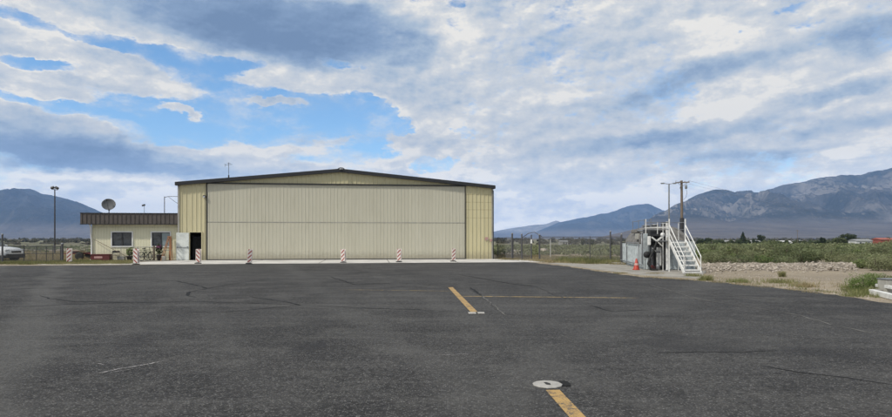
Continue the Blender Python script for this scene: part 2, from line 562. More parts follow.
def stripes(name, sign):
    m, q, b = newmat(name)
    tc = q.n('ShaderNodeTexCoord').outputs['Object']
    s = q.n('ShaderNodeSeparateXYZ', {0: tc}).outputs
    v = q.math('ADD', q.math('MULTIPLY', s[0], sign * 1.05), s[2])
    fr = q.math('FRACT', q.math('DIVIDE', v, 0.268))
    n1 = q.noise(tc, 30, 4, 0.7)
    e = q.math('ADD', fr, q.math('MULTIPLY', q.math('SUBTRACT', n1, 0.5), 0.04))
    f = q.math('MULTIPLY', q.sstep(e, 0.56, 0.59), q.sstep(e, 0.98, 0.95))
    f = q.math('MULTIPLY', f, q.sstep(q.math('ABSOLUTE', s[0]), 0.118, 0.104))
    n2 = q.noise(tc, 7, 5, 0.7)
    white = q.mixc(q.sstep(n2, 0.45, 0.75), (0.78, 0.71, 0.66, 1), (0.62, 0.52, 0.46, 1))
    red = q.mixc(n2, (0.40, 0.075, 0.05, 1), (0.27, 0.055, 0.04, 1))
    q.t.links.new(q.mixc(f, white, red), b.inputs['Base Color'])
    b.inputs['Roughness'].default_value = 0.45
    return m


M['stripe_up'] = stripes('stripes_rising_right', -1)
M['stripe_down'] = stripes('stripes_falling_right', 1)


def asphalt():
    m, q, b = newmat('asphalt')
    tc = q.n('ShaderNodeTexCoord').outputs['Object']
    big = q.noise(tc, 0.10, 5, 0.6)
    mid = q.noise(tc, 0.75, 6, 0.68)
    sv = q.n('ShaderNodeMapping', {0: tc, 2: (0, 0, R(24)), 3: (0.16, 2.2, 1)}).outputs[0]
    streak = q.noise(sv, 0.9, 5, 0.6)
    sv2 = q.n('ShaderNodeMapping', {0: tc, 2: (0, 0, R(-62)), 3: (0.05, 0.9, 1)}).outputs[0]
    streak2 = q.noise(sv2, 1.0, 4, 0.55, 0.4)
    fine = q.n('ShaderNodeTexVoronoi', {'Vector': tc, 'Scale': 44.0, 'Randomness': 1.0})
    fine2 = q.noise(tc, 75, 4, 0.75)
    grit = q.noise(tc, 23, 4, 0.75)
    c = q.mixc(q.sstep(big, 0.34, 0.66), (0.026, 0.0255, 0.0255, 1), (0.054, 0.053, 0.052, 1))
    c = q.mixc(q.math('MULTIPLY', q.sstep(mid, 0.44, 0.66), 0.70), c, (0.078, 0.076, 0.072, 1))
    c = q.mixc(q.math('MULTIPLY', q.sstep(streak, 0.48, 0.74), 0.30), c, (0.105, 0.102, 0.096, 1))
    c = q.mixc(q.math('MULTIPLY', q.sstep(streak2, 0.54, 0.68), 0.28), c, (0.100, 0.097, 0.092, 1))
    # pale stones standing out of the worn binder
    sep = q.n('ShaderNodeSeparateColor', {0: fine.outputs['Color']})
    stone = q.math('MULTIPLY', q.sstep(sep.outputs[0], 0.30, 0.90), q.sstep(fine.outputs['Distance'], 0.60, 0.20))
    stone = q.math('MULTIPLY', stone, q.sstep(grit, 0.36, 0.60))
    c = q.mixc(q.math('MULTIPLY', stone, 0.85), c, (0.25, 0.245, 0.235, 1))
    hole = q.sstep(fine2, 0.46, 0.30, 0.0, 0.8)
    c = q.mixc(hole, c, (0.010, 0.010, 0.010, 1))
    coarse = q.noise(tc, 11.0, 7, 0.82)
    c = q.mixc(q.sstep(coarse, 0.50, 0.68, 0.0, 0.60), c, (0.125, 0.122, 0.118, 1))
    c = q.mixc(q.sstep(coarse, 0.50, 0.34, 0.0, 0.75), c, (0.016, 0.016, 0.016, 1))
    # worn wheel sweeps, each along a line of its own
    ps = q.n('ShaderNodeSeparateXYZ', {0: tc}).outputs
    wob = q.math('MULTIPLY', q.math('SUBTRACT', q.noise(tc, 0.22, 4, 0.6), 0.5), 2.4)
    for (ax, ay, ang, wdt, amt) in ((-8.6, 12.6, 122, 0.62, 1.15), (-10.6, 12.6, 124, 0.30, 0.7), (-0.6, 9.0, 108, 0.55, 0.5), (1.4, 9.0, 104, 0.4, 0.4), (3.6, 12, 60, 0.6, 0.4), (-3.4, 9.5, 118, 0.5, 0.35)):
        nx_, ny_ = -math.sin(R(ang)), math.cos(R(ang))
        dd = q.math('ADD', q.math('ADD', q.math('MULTIPLY', ps[0], nx_), q.math('MULTIPLY', ps[1], ny_)), -(ax * nx_ + ay * ny_))
        dd = q.math('ABSOLUTE', q.math('ADD', dd, wob))
        mk = q.math('MULTIPLY', q.sstep(dd, wdt, wdt * 0.2), q.sstep(grit, 0.30, 0.66, 0.25, 1.0))
        c = q.mixc(q.math('MULTIPLY', mk, amt * 0.55), c, (0.118, 0.116, 0.110, 1))
    # oil and tyre stains
    st = q.noise(tc, 0.33, 3, 0.5, 0.8)
    c = q.mixc(q.math('MULTIPLY', q.sstep(st, 0.60, 0.72), 0.55), c, (0.026, 0.026, 0.028, 1))
    q.t.links.new(c, b.inputs['Base Color'])
    q.t.links.new(q.math('ADD', 0.66, q.math('MULTIPLY', grit, 0.3)), b.inputs['Roughness'])
    b.inputs['Specular IOR Level'].default_value = 0.12
    h = q.math('ADD', q.math('MULTIPLY', fine.outputs['Distance'], -0.6), q.math('MULTIPLY', fine2, 0.5))
    bp = q.n('ShaderNodeBump', {'Strength': 0.8, 'Distance': 0.012, 'Height': h})
    q.t.links.new(bp.outputs[0], b.inputs['Normal'])
    return m


M['asphalt'] = asphalt()


def paint_line(name, col, wear=0.5):
    m, q, b = newmat(name)
    tc = q.n('ShaderNodeTexCoord').outputs['Object']
    n1 = q.noise(tc, 6, 6, 0.75)
    n2 = q.noise(tc, 70, 4, 0.7)
    f = q.math('ADD', q.math('MULTIPLY', n1, 0.6), q.math('MULTIPLY', n2, 0.5))
    f = q.sstep(f, wear + 0.10, wear + 0.02)
    c = q.mixc(n1, (*col, 1), (col[0] * 0.72, col[1] * 0.66, col[2] * 0.8, 1))
    c = q.mixc(f, (0.07, 0.066, 0.06, 1), c)
    q.t.links.new(c, b.inputs['Base Color'])
    b.inputs['Roughness'].default_value = 0.75
    bp = q.n('ShaderNodeBump', {'Strength': 0.5, 'Distance': 0.006, 'Height': n2})
    q.t.links.new(bp.outputs[0], b.inputs['Normal'])
    return m


M['yellow'] = paint_line('yellow_line_paint', (0.47, 0.31, 0.10), 0.53)
M['yellowfaded'] = paint_line('faded_yellow_paint', (0.42, 0.30, 0.10), 0.50)
M['scratch'] = paint_line('pale_scrape', (0.38, 0.37, 0.34), 0.48)


def groundmat():
    m, q, b = newmat('desert_ground')
    tc = q.n('ShaderNodeTexCoord').outputs['Object']
    n0 = q.noise(tc, 0.012, 5, 0.6)
    n1 = q.noise(tc, 0.18, 6, 0.65)
    n2 = q.noise(tc, 9.0, 5, 0.7)
    peb = q.n('ShaderNodeTexVoronoi', {'Vector': tc, 'Scale': 26.0})
    c = q.mixc(q.sstep(n1, 0.35, 0.68), (0.285, 0.235, 0.165, 1), (0.205, 0.168, 0.118, 1))
    c = q.mixc(q.math('MULTIPLY', q.sstep(n2, 0.45, 0.75), 0.5), c, (0.36, 0.31, 0.24, 1))
    sep = q.n('ShaderNodeSeparateColor', {0: peb.outputs['Color']})
    c = q.mixc(q.math('MULTIPLY', q.sstep(sep.outputs[0], 0.6, 0.9), 0.45), c, (0.38, 0.35, 0.31, 1))
    pos = q.n('ShaderNodeSeparateXYZ', {0: tc}).outputs
    far = q.sstep(pos[1], 48, 140)
    veg = q.mixc(q.sstep(n0, 0.36, 0.62), (0.120, 0.125, 0.070, 1), (0.205, 0.185, 0.120, 1))
    veg = q.mixc(q.math('MULTIPLY', q.sstep(n1, 0.5, 0.7), 0.7), veg, (0.085, 0.098, 0.055, 1))
    c = q.mixc(far, c, veg)
    # grey-brown fan country far out
    fan = q.sstep(pos[1], 700, 2600)
    fcol = q.mixc(q.sstep(n0, 0.35, 0.65), (0.10, 0.09, 0.08, 1), (0.14, 0.122, 0.105, 1))
    c = q.mixc(fan, c, fcol)
    q.t.links.new(c, b.inputs['Base Color'])
    b.inputs['Roughness'].default_value = 0.95
    b.inputs['Specular IOR Level'].default_value = 0.2
    h = q.math('ADD', n2, q.math('MULTIPLY', peb.outputs['Distance'], -0.5))
    bp = q.n('ShaderNodeBump', {'Strength': 0.7, 'Distance': 0.03, 'Height': h})
    q.t.links.new(bp.outputs[0], b.inputs['Normal'])
    return m


M['ground'] = groundmat()


def mountmat(name, low, rock, dark, sc=1.0):
    m, q, b = newmat(name)
    tc = q.n('ShaderNodeTexCoord').outputs['Object']
    geo = q.n('ShaderNodeNewGeometry')
    nz = q.n('ShaderNodeSeparateXYZ', {0: geo.outputs['Normal']}).outputs[2]
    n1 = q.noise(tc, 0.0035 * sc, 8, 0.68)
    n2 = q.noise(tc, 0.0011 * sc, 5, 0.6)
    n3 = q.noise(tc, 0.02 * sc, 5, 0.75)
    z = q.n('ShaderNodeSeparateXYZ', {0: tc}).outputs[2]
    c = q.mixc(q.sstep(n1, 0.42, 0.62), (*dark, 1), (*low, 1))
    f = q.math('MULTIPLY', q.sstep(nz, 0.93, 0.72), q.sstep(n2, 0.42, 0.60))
    c = q.mixc(f, c, (*rock, 1))  # pale rock, its patches also painted in for sunlit spots on the slopes
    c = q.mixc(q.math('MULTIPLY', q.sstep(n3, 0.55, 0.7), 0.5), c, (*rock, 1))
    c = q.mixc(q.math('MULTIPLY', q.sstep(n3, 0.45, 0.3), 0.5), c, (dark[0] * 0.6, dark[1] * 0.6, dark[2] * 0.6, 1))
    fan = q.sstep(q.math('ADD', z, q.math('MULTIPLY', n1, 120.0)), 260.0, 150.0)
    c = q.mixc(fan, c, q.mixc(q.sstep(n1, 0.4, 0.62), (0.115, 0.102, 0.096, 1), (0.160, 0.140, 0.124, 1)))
    q.t.links.new(c, b.inputs['Base Color'])
    b.inputs['Roughness'].default_value = 1.0
    b.inputs['Specular IOR Level'].default_value = 0.0
    bp = q.n('ShaderNodeBump', {'Strength': 1.0, 'Distance': 55.0, 'Height': q.math('ADD', n1, q.math('MULTIPLY', n3, 0.35))})
    q.t.links.new(bp.outputs[0], b.inputs['Normal'])
    return m


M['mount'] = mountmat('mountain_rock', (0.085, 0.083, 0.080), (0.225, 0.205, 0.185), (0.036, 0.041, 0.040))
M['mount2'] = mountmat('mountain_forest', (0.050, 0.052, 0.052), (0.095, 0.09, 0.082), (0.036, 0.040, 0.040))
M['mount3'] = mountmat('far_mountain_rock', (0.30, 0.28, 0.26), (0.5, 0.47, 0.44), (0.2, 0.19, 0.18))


def leafmat(name, a, bcol, ccol, sc=1.2, transl=0.25):
    m, q, b = newmat(name)
    tc = q.n('ShaderNodeTexCoord').outputs['Object']
    oi = q.n('ShaderNodeObjectInfo')
    off = q.n('ShaderNodeVectorMath', {0: tc, 1: oi.outputs['Location']}, operation='ADD').outputs[0]
    n1 = q.noise(off, sc, 4, 0.65)
    n2 = q.noise(off, sc * 9, 3, 0.7)
    n0 = q.noise(off, sc * 0.12, 3, 0.6)
    c = q.mixc(q.sstep(n1, 0.36, 0.62), (*a, 1), (*bcol, 1))
    c = q.mixc(q.math('MULTIPLY', q.sstep(n2, 0.48, 0.72), 0.7), c, (*ccol, 1))
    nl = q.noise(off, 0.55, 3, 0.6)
    c = q.mixc(q.sstep(nl, 0.52, 0.38, 0.0, 0.62), c, (a[0] * 0.45, a[1] * 0.50, a[2] * 0.45, 1))  # random dark patches painted in for the shade between and inside bushes
    c = q.mixc(q.math('MULTIPLY', oi.outputs['Random'], 0.25), c, (ccol[0] * 0.8, ccol[1] * 0.7, ccol[2] * 0.75, 1))
    c = q.mixc(q.math('MULTIPLY', q.sstep(n0, 0.50, 0.62), 0.55), c, (*ccol, 1))
    q.t.links.new(c, b.inputs['Base Color'])
    b.inputs['Roughness'].default_value = 0.8
    b.inputs['Specular IOR Level'].default_value = 0.2
    tr = q.n('ShaderNodeBsdfTranslucent', {0: c})
    mx = q.n('ShaderNodeMixShader', {0: transl, 1: b.outputs[0], 2: tr.outputs[0]})
    q.t.links.new(mx.outputs[0], q.t.nodes['Material Output'].inputs[0])
    return m


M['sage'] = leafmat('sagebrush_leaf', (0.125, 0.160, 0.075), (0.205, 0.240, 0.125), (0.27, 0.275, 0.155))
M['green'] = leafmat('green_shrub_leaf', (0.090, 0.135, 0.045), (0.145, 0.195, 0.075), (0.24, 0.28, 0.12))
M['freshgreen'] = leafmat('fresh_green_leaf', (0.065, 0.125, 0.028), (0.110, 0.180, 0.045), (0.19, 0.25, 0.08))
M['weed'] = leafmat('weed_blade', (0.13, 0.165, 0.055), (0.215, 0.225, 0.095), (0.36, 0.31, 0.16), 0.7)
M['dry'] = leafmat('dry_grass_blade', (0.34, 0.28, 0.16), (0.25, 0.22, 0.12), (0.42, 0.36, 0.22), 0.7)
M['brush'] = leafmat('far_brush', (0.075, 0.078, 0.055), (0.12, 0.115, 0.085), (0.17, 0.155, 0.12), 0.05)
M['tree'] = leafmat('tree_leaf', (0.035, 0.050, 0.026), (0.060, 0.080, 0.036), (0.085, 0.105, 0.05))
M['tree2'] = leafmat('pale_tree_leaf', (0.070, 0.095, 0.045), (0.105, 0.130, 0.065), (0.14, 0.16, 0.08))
M['bermsoil'] = mat('berm_soil', (0.27, 0.225, 0.17), 0.95, var=0.25, scale=3, dirt=0.7, dirtcol=(0.24, 0.20, 0.15), bump=1.0, bscale=9)
M['rock'] = mat('pale_rock', (0.50, 0.44, 0.37), 0.9, var=0.25, scale=2.5, bump=0.8, bscale=18, dirt=0.5, dirtcol=(0.22, 0.18, 0.14))


# ------------------------------------------------------------------ air
def build_haze():
    m = bpy.data.materials.new('haze_air')
    m.use_nodes = True
    t = m.node_tree
    for n_ in list(t.nodes):
        t.nodes.remove(n_)
    q = NT(t)
    v = q.n('ShaderNodeVolumePrincipled', {'Color': (0.34, 0.57, 1.0, 1), 'Density': HAZE, 'Anisotropy': 0.0})
    o = q.n('ShaderNodeOutputMaterial')
    t.links.new(v.outputs[0], o.inputs['Volume'])
    h = MB().box((0, 7500, 491.5), (40000, 21200, 997)).build('haze', m)
    h['kind'] = 'stuff'
    h['label'] = 'thin blue air haze over the whole valley'


HAZE = 5.6e-5
build_haze()


def gz(y):
    """the flat falls away very gently beyond the airfield"""
    return -min(3.2, max(0.0, (y - 90) * 0.0125))


# ------------------------------------------------------------------ ground, asphalt, concrete
def sheet(name, pts, z, m, parent=None):
    o = MB().add([(p[0], p[1], z) for p in pts], [tuple(range(len(pts)))]).build(name, m, parent)
    # face up
    me = o.data
    if me.polygons[0].normal.z < 0:
        me.flip_normals()
    return struct(o)


def build_ground():
    # one sheet, finer near the camera, with very slight unevenness off the paving
    xs = np.concatenate([-np.geomspace(19500, 60, 26), np.linspace(-55, 75, 100), np.geomspace(80, 19500, 26)])
    ys = np.concatenate([-np.geomspace(2500, 10, 12), np.linspace(-5, 110, 100), np.geomspace(115, 17900, 34)])
    X, Y = np.meshgrid(xs, ys)
    Z = -np.clip((Y - 90) * 0.0125, 0, 3.2)
    V = np.stack([X, Y, Z], -1).reshape(-1, 3)
    nx, ny = len(xs), len(ys)
    i = np.arange(nx * ny).reshape(ny, nx)
    Fq = np.stack([i[:-1, :-1], i[:-1, 1:], i[1:, 1:], i[1:, :-1]], -1).reshape(-1, 4)
    struct(np_mesh('ground', V, Fq, M['ground']))


build_ground()

far_edge = [(150, 264.8), (330, 263.2), (525, 262.0), (565, 266.3), (600, 271.5), (640, 277.0), (700, 280.8), (760, 286.5), (820, 293.0), (892, 304.0), (1000, 322)]
A_ = Vector((-20.1, 45.0, 0))
U_ = Vector((23.86, 3.0, 0)).normalized()
N_ = Vector((U_.y, -U_.x, 0))             # out of the hangar front, towards the camera
ANG = math.atan2(U_.y, U_.x)


def S(px, back=0.0):
    """distance along the hangar front seen at column px"""
    k = (px - CX) / F
    a = A_ - N_ * back
    return (k * a.y - a.x) / (U_.x - k * U_.y)


def SZ(px, py, back=0.0):
    s = S(px, back)
    y = (A_ - N_ * back + U_ * s).y
    return s, EYE + (HY - py) * y / F


def hw(s, out=0.0, z=0.0):
    p = A_ + U_ * s + N_ * out
    return Vector((p.x, p.y, z))


def jag(pts, amp, step, seed):
    """roughen a polyline"""
    r = random.Random(seed)
    out = []
    for a, b in zip(pts[:-1], pts[1:]):
        a, b = Vector(a), Vector(b)
        n = max(1, int((b - a).length / step))
        for i in range(n):
            p = a.lerp(b, i / n)
            out.append((p.x + r.uniform(-amp, amp), p.y + r.uniform(-amp, amp), 0))
    out.append(tuple(pts[-1]))
    return out


edge = [G(*p) for p in far_edge]
left_edge = [G(-420, 268.5), G(-60, 266.2), G(70, 265.6), G(150, 264.9)]
poly = jag(left_edge, 0.10, 0.6, 3)[:-1] + [tuple(edge[0]), tuple(edge[1]), tuple(edge[2])] + jag(edge[2:], 0.17, 0.35, 5)[1:]
poly += [(30, 3, 0), (30, -30, 0), (-60, -30, 0)]
sheet('asphalt_apron', poly, 0.008, M['asphalt'])

# concrete strip along the hangar doors, in slabs with sealed joints
def slab(name, quad, z0, z1, m):
    o = MB().prism([(p[0], p[1], z0) for p in quad], (0, 0, z1 - z0)).build(name, m)
    return struct(o)


apron_pts = [hw(-6.6, 5.0), hw(-6.6, 6.2), hw(-2.0, 6.6), hw(26.4, 6.2), hw(28.6, 1.2), hw(25.2, -0.4), hw(-0.2, -0.02), hw(-0.5, 2.0), hw(-3.0, 4.6)]
slab('concrete_apron', apron_pts, -0.05, 0.020, M['concrete'])
jm = MB()
for s in (1.5, 6.2, 10.9, 15.6, 20.3, 25.0):
    a, b = hw(s, 0.05), hw(s, 6.3)
    d = U_ * 0.02
    jm.add([(a - d)[:2] + (0.024,), (a + d)[:2] + (0.024,), (b + d)[:2] + (0.024,), (b - d)[:2] + (0.024,)], [(0, 1, 2, 3)])
struct(jm.build('concrete_joint', M['crackdark']))
slab('pavement', [hw(-6.3, 0.9), hw(-6.3, 2.0), hw(-0.6, 2.0), hw(-0.4, -0.0), hw(-0.4, -0.44), hw(-5.9, -0.44)], -0.05, 0.017, M['oldconcrete'])

pad = jag([G(548, 263.4), G(578, 262.6), G(640, 262.6), G(706, 271.5), G(701, 279.0), G(640, 275.4), G(598, 269.8), G(566, 265.6), G(548, 263.4)], 0.04, 1.0, 8)[:-1]
slab('concrete_pad', pad, -0.05, 0.016, M['oldconcrete'])


# ------------------------------------------------------------------ markings and cracks
def ribbon(name, pts, wid, z, m, seed=0, vary=0.4, step=0.12, amp=0.02):
    r = random.Random(seed)
    pts = [Vector((p[0], p[1], 0)) for p in pts]
    fine = []
    for a, b in zip(pts[:-1], pts[1:]):
        n = max(1, int((b - a).length / step))
        for i in range(n):
            fine.append(a.lerp(b, i / n) + Vector((r.uniform(-amp, amp), r.uniform(-amp, amp), 0)))
    fine.append(pts[-1])
    vs, fs = [], []
    n = len(fine)
    for i, p in enumerate(fine):
        t = (fine[min(i + 1, n - 1)] - fine[max(i - 1, 0)]).normalized()
        s = Vector((-t.y, t.x, 0))
        w_ = wid * (1 + r.uniform(-vary, vary)) / 2
        if vary > 0 and i in (0, n - 1):
            w_ *= 0.2
        vs += [(p.x - s.x * w_, p.y - s.y * w_, z), (p.x + s.x * w_, p.y + s.y * w_, z)]
    for i in range(n - 1):
        fs.append((2 * i, 2 * i + 1, 2 * i + 3, 2 * i + 2))
    o = MB().add(vs, fs).build(name, m)
    return struct(o)


def line_quad(name, quad, m, z=0.012):
    return sheet(name, [G(*p) for p in quad], z, m)


# centre line, two dashes
a0, a1 = G(552.6, 391.0), G(576.4, 417.0)
d_ = (a1 - a0).normalized()
side = Vector((-d_.y, d_.x, 0)) * 0.078
e_ = a1 + d_ * 2.4
sheet('yellow_line', [a0 - side, a0 + side, e_ + side, e_ - side], 0.012, M['yellow'])
a0, a1 = G(450.4, 287.6), G(474.2, 312.6)
d_ = (a1 - a0).normalized()
side = Vector((-d_.y, d_.x, 0)) * 0.082
sheet('yellow_line', [a0 - side, a0 + side, a1 + side, a1 - side], 0.012, M['yellow'])
ribbon('faded_yellow_line', [G(455, 296.6), G(560, 297.6), G(640, 298.4)], 0.13, 0.012, M['yellowfaded'], 2, 0.1, 0.3, 0.0)
ribbon('faded_yellow_line', [G(340, 290), G(452, 291.5)], 0.06, 0.012, M['yellowfaded'], 4, 0.3, 0.3, 0.01)

cr = [
    ('tar_crack_seal', [(0, 307.8), (30, 306.6), (65, 305), (130, 302.8), (210, 302.2), (290, 305), (355, 308), (446, 311.5)], 0.09, 'tar'),
    ('tar_crack_seal', [(40, 296), (50, 299), (75, 302), (130, 302.8)], 0.10, 'tar'),
    ('tar_crack_seal', [(183, 312), (215, 313), (245, 311), (262, 309), (300, 306)], 0.08, 'tar'),
    ('tar_crack_seal', [(176, 281), (200, 286.5), (207, 289), (190, 292), (186, 296), (196, 298)], 0.11, 'tar'),
    ('tar_crack_seal', [(207, 289), (240, 283), (270, 279)], 0.10, 'tar'),
    ('tar_crack_seal', [(0, 290), (60, 288), (110, 284), (176, 281)], 0.09, 'tar'),
    ('tar_crack_seal', [(250, 297), (290, 303), (300, 306)], 0.09, 'tar'),
    ('tar_crack_seal', [(355, 285), (400, 283), (446, 287), (470, 288)], 0.07, 'tar'),
    ('tar_crack_seal', [(654, 354.2), (700, 352.4), (745, 352.6), (776, 351.2)], 0.045, 'tar'),
    ('tar_crack_seal', [(760, 366), (800, 373), (850, 379), (905, 387)], 0.045, 'tar'),
    ('tar_crack_seal', [(772, 311), (800, 316), (830, 325), (905, 340)], 0.06, 'crackpale'),
    ('tar_crack_seal', [(590, 306), (612, 312), (655, 310)], 0.07, 'tar'),
    ('tar_crack_seal', [(470, 287.6), (482, 296)], 0.14, 'tar'),
    ('asphalt_crack', [(482, 296), (500, 311.5), (506, 316)], 0.05, 'crackpale'),
    ('asphalt_crack', [(470, 289), (482, 297), (500, 312.2)], 0.03, 'crackdark'),
    ('asphalt_crack', [(0, 318), (90, 315), (183, 312)], 0.03, 'crackdark'),
    ('asphalt_crack', [(370, 316), (446, 312), (468, 314)], 0.03, 'crackdark'),
    ('asphalt_crack', [(484, 314), (560, 318), (640, 316), (780, 322), (892, 330)], 0.03, 'crackdark'),
    ('asphalt_crack', [(537, 287), (556, 296), (572, 300)], 0.08, 'crackdark'),
    ('asphalt_crack', [(600, 282), (660, 290), (740, 297), (830, 303)], 0.06, 'crackpale'),
    ('asphalt_crack', [(510, 284), (640, 285), (720, 290)], 0.05, 'crackdark'),
    ('asphalt_crack', [(90, 275), (180, 273), (300, 274), (430, 272)], 0.10, 'crackdark'),
    ('asphalt_crack', [(0, 276), (60, 278), (176, 281)], 0.09, 'crackdark'),
    ('asphalt_crack', [(330, 277), (355, 285)], 0.09, 'tar'),
    ('asphalt_crack', [(460, 275), (510, 284), (537, 287)], 0.09, 'tar'),
    ('asphalt_crack', [(650, 285), (700, 300), (772, 311)], 0.05, 'crackpale'),
    ('asphalt_crack', [(720, 334), (800, 338), (892, 346)], 0.018, 'crackdark'),
    ('asphalt_crack', [(300, 350), (380, 344), (446, 346), (540, 340)], 0.012, 'crackdark'),
    ('asphalt_crack', [(20, 350), (110, 344), (190, 347)], 0.012, 'crackdark'),
]
for i, (nm, pts, wd, mt) in enumerate(cr):
    ribbon(nm, [G(*p) for p in pts], wd * 0.72, 0.0104 + 0.0002 * i, M[mt], i, 0.6, 0.25, 0.035)
ribbon('pale_scrape', [G(97, 374.5), G(120, 369.5), G(142, 366), G(170, 360.5)], 0.035, 0.0112, M['scratch'], 50, 0.6, 0.1, 0.006)
ribbon('pale_scrape', [G(110, 373.5), G(128, 370.8), G(140, 368.2)], 0.025, 0.0116, M['scratch'], 51, 0.6, 0.1, 0.006)
ribbon('pale_scrape', [G(92, 363.5), G(105, 365.5)], 0.03, 0.0112, M['scratch'], 52, 0.6, 0.1, 0.01)
ribbon('pale_scrape', [G(198, 352.2), G(208, 351.6)], 0.05, 0.0112, M['scratch'], 53, 0.6, 0.1, 0.01)
ribbon('pale_scrape', [G(437, 356), G(478, 354.2)], 0.02, 0.0112, M['scratch'], 54, 0.6, 0.1, 0.01)
ribbon('pale_scrape', [G(606, 341.4), G(612, 341.0)], 0.05, 0.0112, M['scratch'], 55, 0.6, 0.1, 0.01)


def crack_net(n, seed):
    """wandering hairline cracks that branch and run into each other"""
    r = random.Random(seed)
    mb = MB()

    def walk(x, y, a, L, wd, depth):
        pts = [Vector((x, y, 0))]
        s_ = 0
        while s_ < L:
            a += r.gauss(0, 0.16)
            st = r.uniform(0.12, 0.34)
            x, y = x + math.cos(a) * st + r.uniform(-.03, .03), y + math.sin(a) * st + r.uniform(-.03, .03)
            s_ += st
            if not (-30 < x < 19 and 8.5 < y < 37) or (x > 4 and y > 1020 / (HY - HY + 24 + (x / y * F + CX - 525) * 0.10 + 4)):
                break
            pts.append(Vector((x, y, 0)))
            if depth < 2 and r.random() < 0.045:
                walk(x, y, a + r.choice((-1, 1)) * r.uniform(0.6, 1.4), L * r.uniform(0.2, 0.5), wd * 0.75, depth + 1)
        if len(pts) < 4:
            return
        vs, fs = [], []
        m_ = len(pts)
        for i, p in enumerate(pts):
            t = (pts[min(i + 1, m_ - 1)] - pts[max(i - 1, 0)]).normalized()
            sd = Vector((-t.y, t.x, 0))
            w_ = wd * r.uniform(0.35, 1.5) / 2 * (0.15 if i in (0, m_ - 1) else 1)
            vs += [(p.x - sd.x * w_, p.y - sd.y * w_, 0.0098), (p.x + sd.x * w_, p.y + sd.y * w_, 0.0098)]
        for i in range(m_ - 1):
            fs.append((2 * i, 2 * i + 1, 2 * i + 3, 2 * i + 2))
        mb.add(vs, fs)

    for k in range(n):
        y = 10 + 26 * r.random() ** 0.8
        x = r.uniform(-0.78, 0.62) * y
        a = r.choice((0, math.pi, 0.12, 2.2, -0.9, 1.35)) + r.uniform(-0.25, 0.25)
        walk(x, y, a, r.uniform(3, 12), r.uniform(0.014, 0.036) * (0.6 + y / 28), 0)
    return struct(mb.build('asphalt_crack', M['crackdark'], None, fix=False))


crack_net(46, 12)


# ------------------------------------------------------------------ mountains
def mountain(name, ridge, Yr, Yf, Yb, fan_u, fan_h, m, seed, amp=0.34, nx=520, ny=150, relief=1.0):
    """ridge: photo points of the skyline, set at distance Yr; foot at Yf"""
    ks = np.array([(p[0] - CX) / F for p in ridge])
    es = np.array([(HY - p[1]) / F for p in ridge])
    k = np.linspace(ks[0], ks[-1], nx)
    e = np.interp(k, ks, es)
    # skyline roughness
    e = e + (fbm(k * 55 + seed, k * 0 + seed, 5) - 0.5) * 0.006 * np.clip(e / 0.05, 0, 1)
    e = np.maximum(e, 0)
    u = np.concatenate([np.linspace(0, 1, ny), 1 + np.linspace(0.02, 1, 26)])
    K, U = np.meshgrid(k, u)
    E = np.interp(K, k, e)
    Yv = np.where(U <= 1, Yf + (Yr - Yf) * U, Yr + (Yb - Yr) * (U - 1))
    X = K * Yv
    H = E * Yr                                    # ridge height over eye level
    # crest line wanders, ridges run down towards the valley
    wx = (fbm(X / 2600 + seed, Yv / 2600, 4) - 0.5) * 1900
    r1 = fbm((X + wx) / 900 + seed * 3.1, (Yv + wx * 0.6) / 2600 + seed, 6, True)
    r2 = fbm((X + wx * 0.5) / 300 + seed, Yv / 700, 5, True)
    r = r1 * 0.72 + r2 * 0.28
    fh = fan_h * np.clip(U / fan_u, 0, 1) ** 1.25
    uu = np.clip((U - fan_u * 0.8) / (1 - fan_u * 0.8), 0, 1)
    # mountain front: steep, with spurs reaching out over the fan
    spur = np.clip(uu * (1.0 + 0.9 * (r - 0.55)) + (r - 0.62) * 0.5 * np.sin(np.pi * np.clip(uu, 0, 1)), 0, 1)
    prof = spur ** 0.82
    prof = np.where(U > 1, np.clip(1 - (U - 1) * 1.1, -0.3, 1), prof)
    top = H + EYE
    fhc = np.minimum(fh, top * 0.9)
    Z = fhc + (top - fhc) * prof
    carve = amp * relief * (1 - r) * np.sin(np.pi * np.clip(uu, 0, 1) ** 0.8) * np.maximum(top - fhc, 0)
    Z = Z - carve
    r3 = fbm((X + wx * 0.3) / 130 + seed, Yv / 260, 5, True)
    carve = carve + 26 * (1 - r3) * np.clip(uu * 4, 0, 1) * np.clip(H / 250, 0, 1) * (U < 0.97)
    Z = Z - 26 * (1 - r3) * np.clip(uu * 4, 0, 1) * np.clip(H / 250, 0, 1) * (U < 0.97)
    rough = (fbm(X / 150, Yv / 150, 5) - 0.5) * 34 * np.clip(uu * 3, 0, 1) * relief * np.clip(H / 250, 0, 1)
    Z = np.where(U < 0.98, Z + rough, Z)
    # never above the skyline
    lim = (E * Yv) + EYE
    Z = np.where(U < 1, np.minimum(Z, lim * 0.995), Z)
    Z = np.where(U <= 0.001, -6.0, Z)
    V = np.stack([X, Yv, Z], -1).reshape(-1, 3)
    a, b = X.shape
    i = np.arange(a * b).reshape(a, b)
    Fq = np.stack([i[:-1, :-1], i[:-1, 1:], i[1:, 1:], i[1:, :-1]], -1).reshape(-1, 4)
    o = np_mesh(name, V, Fq, m, smooth=False)
    return struct(o)


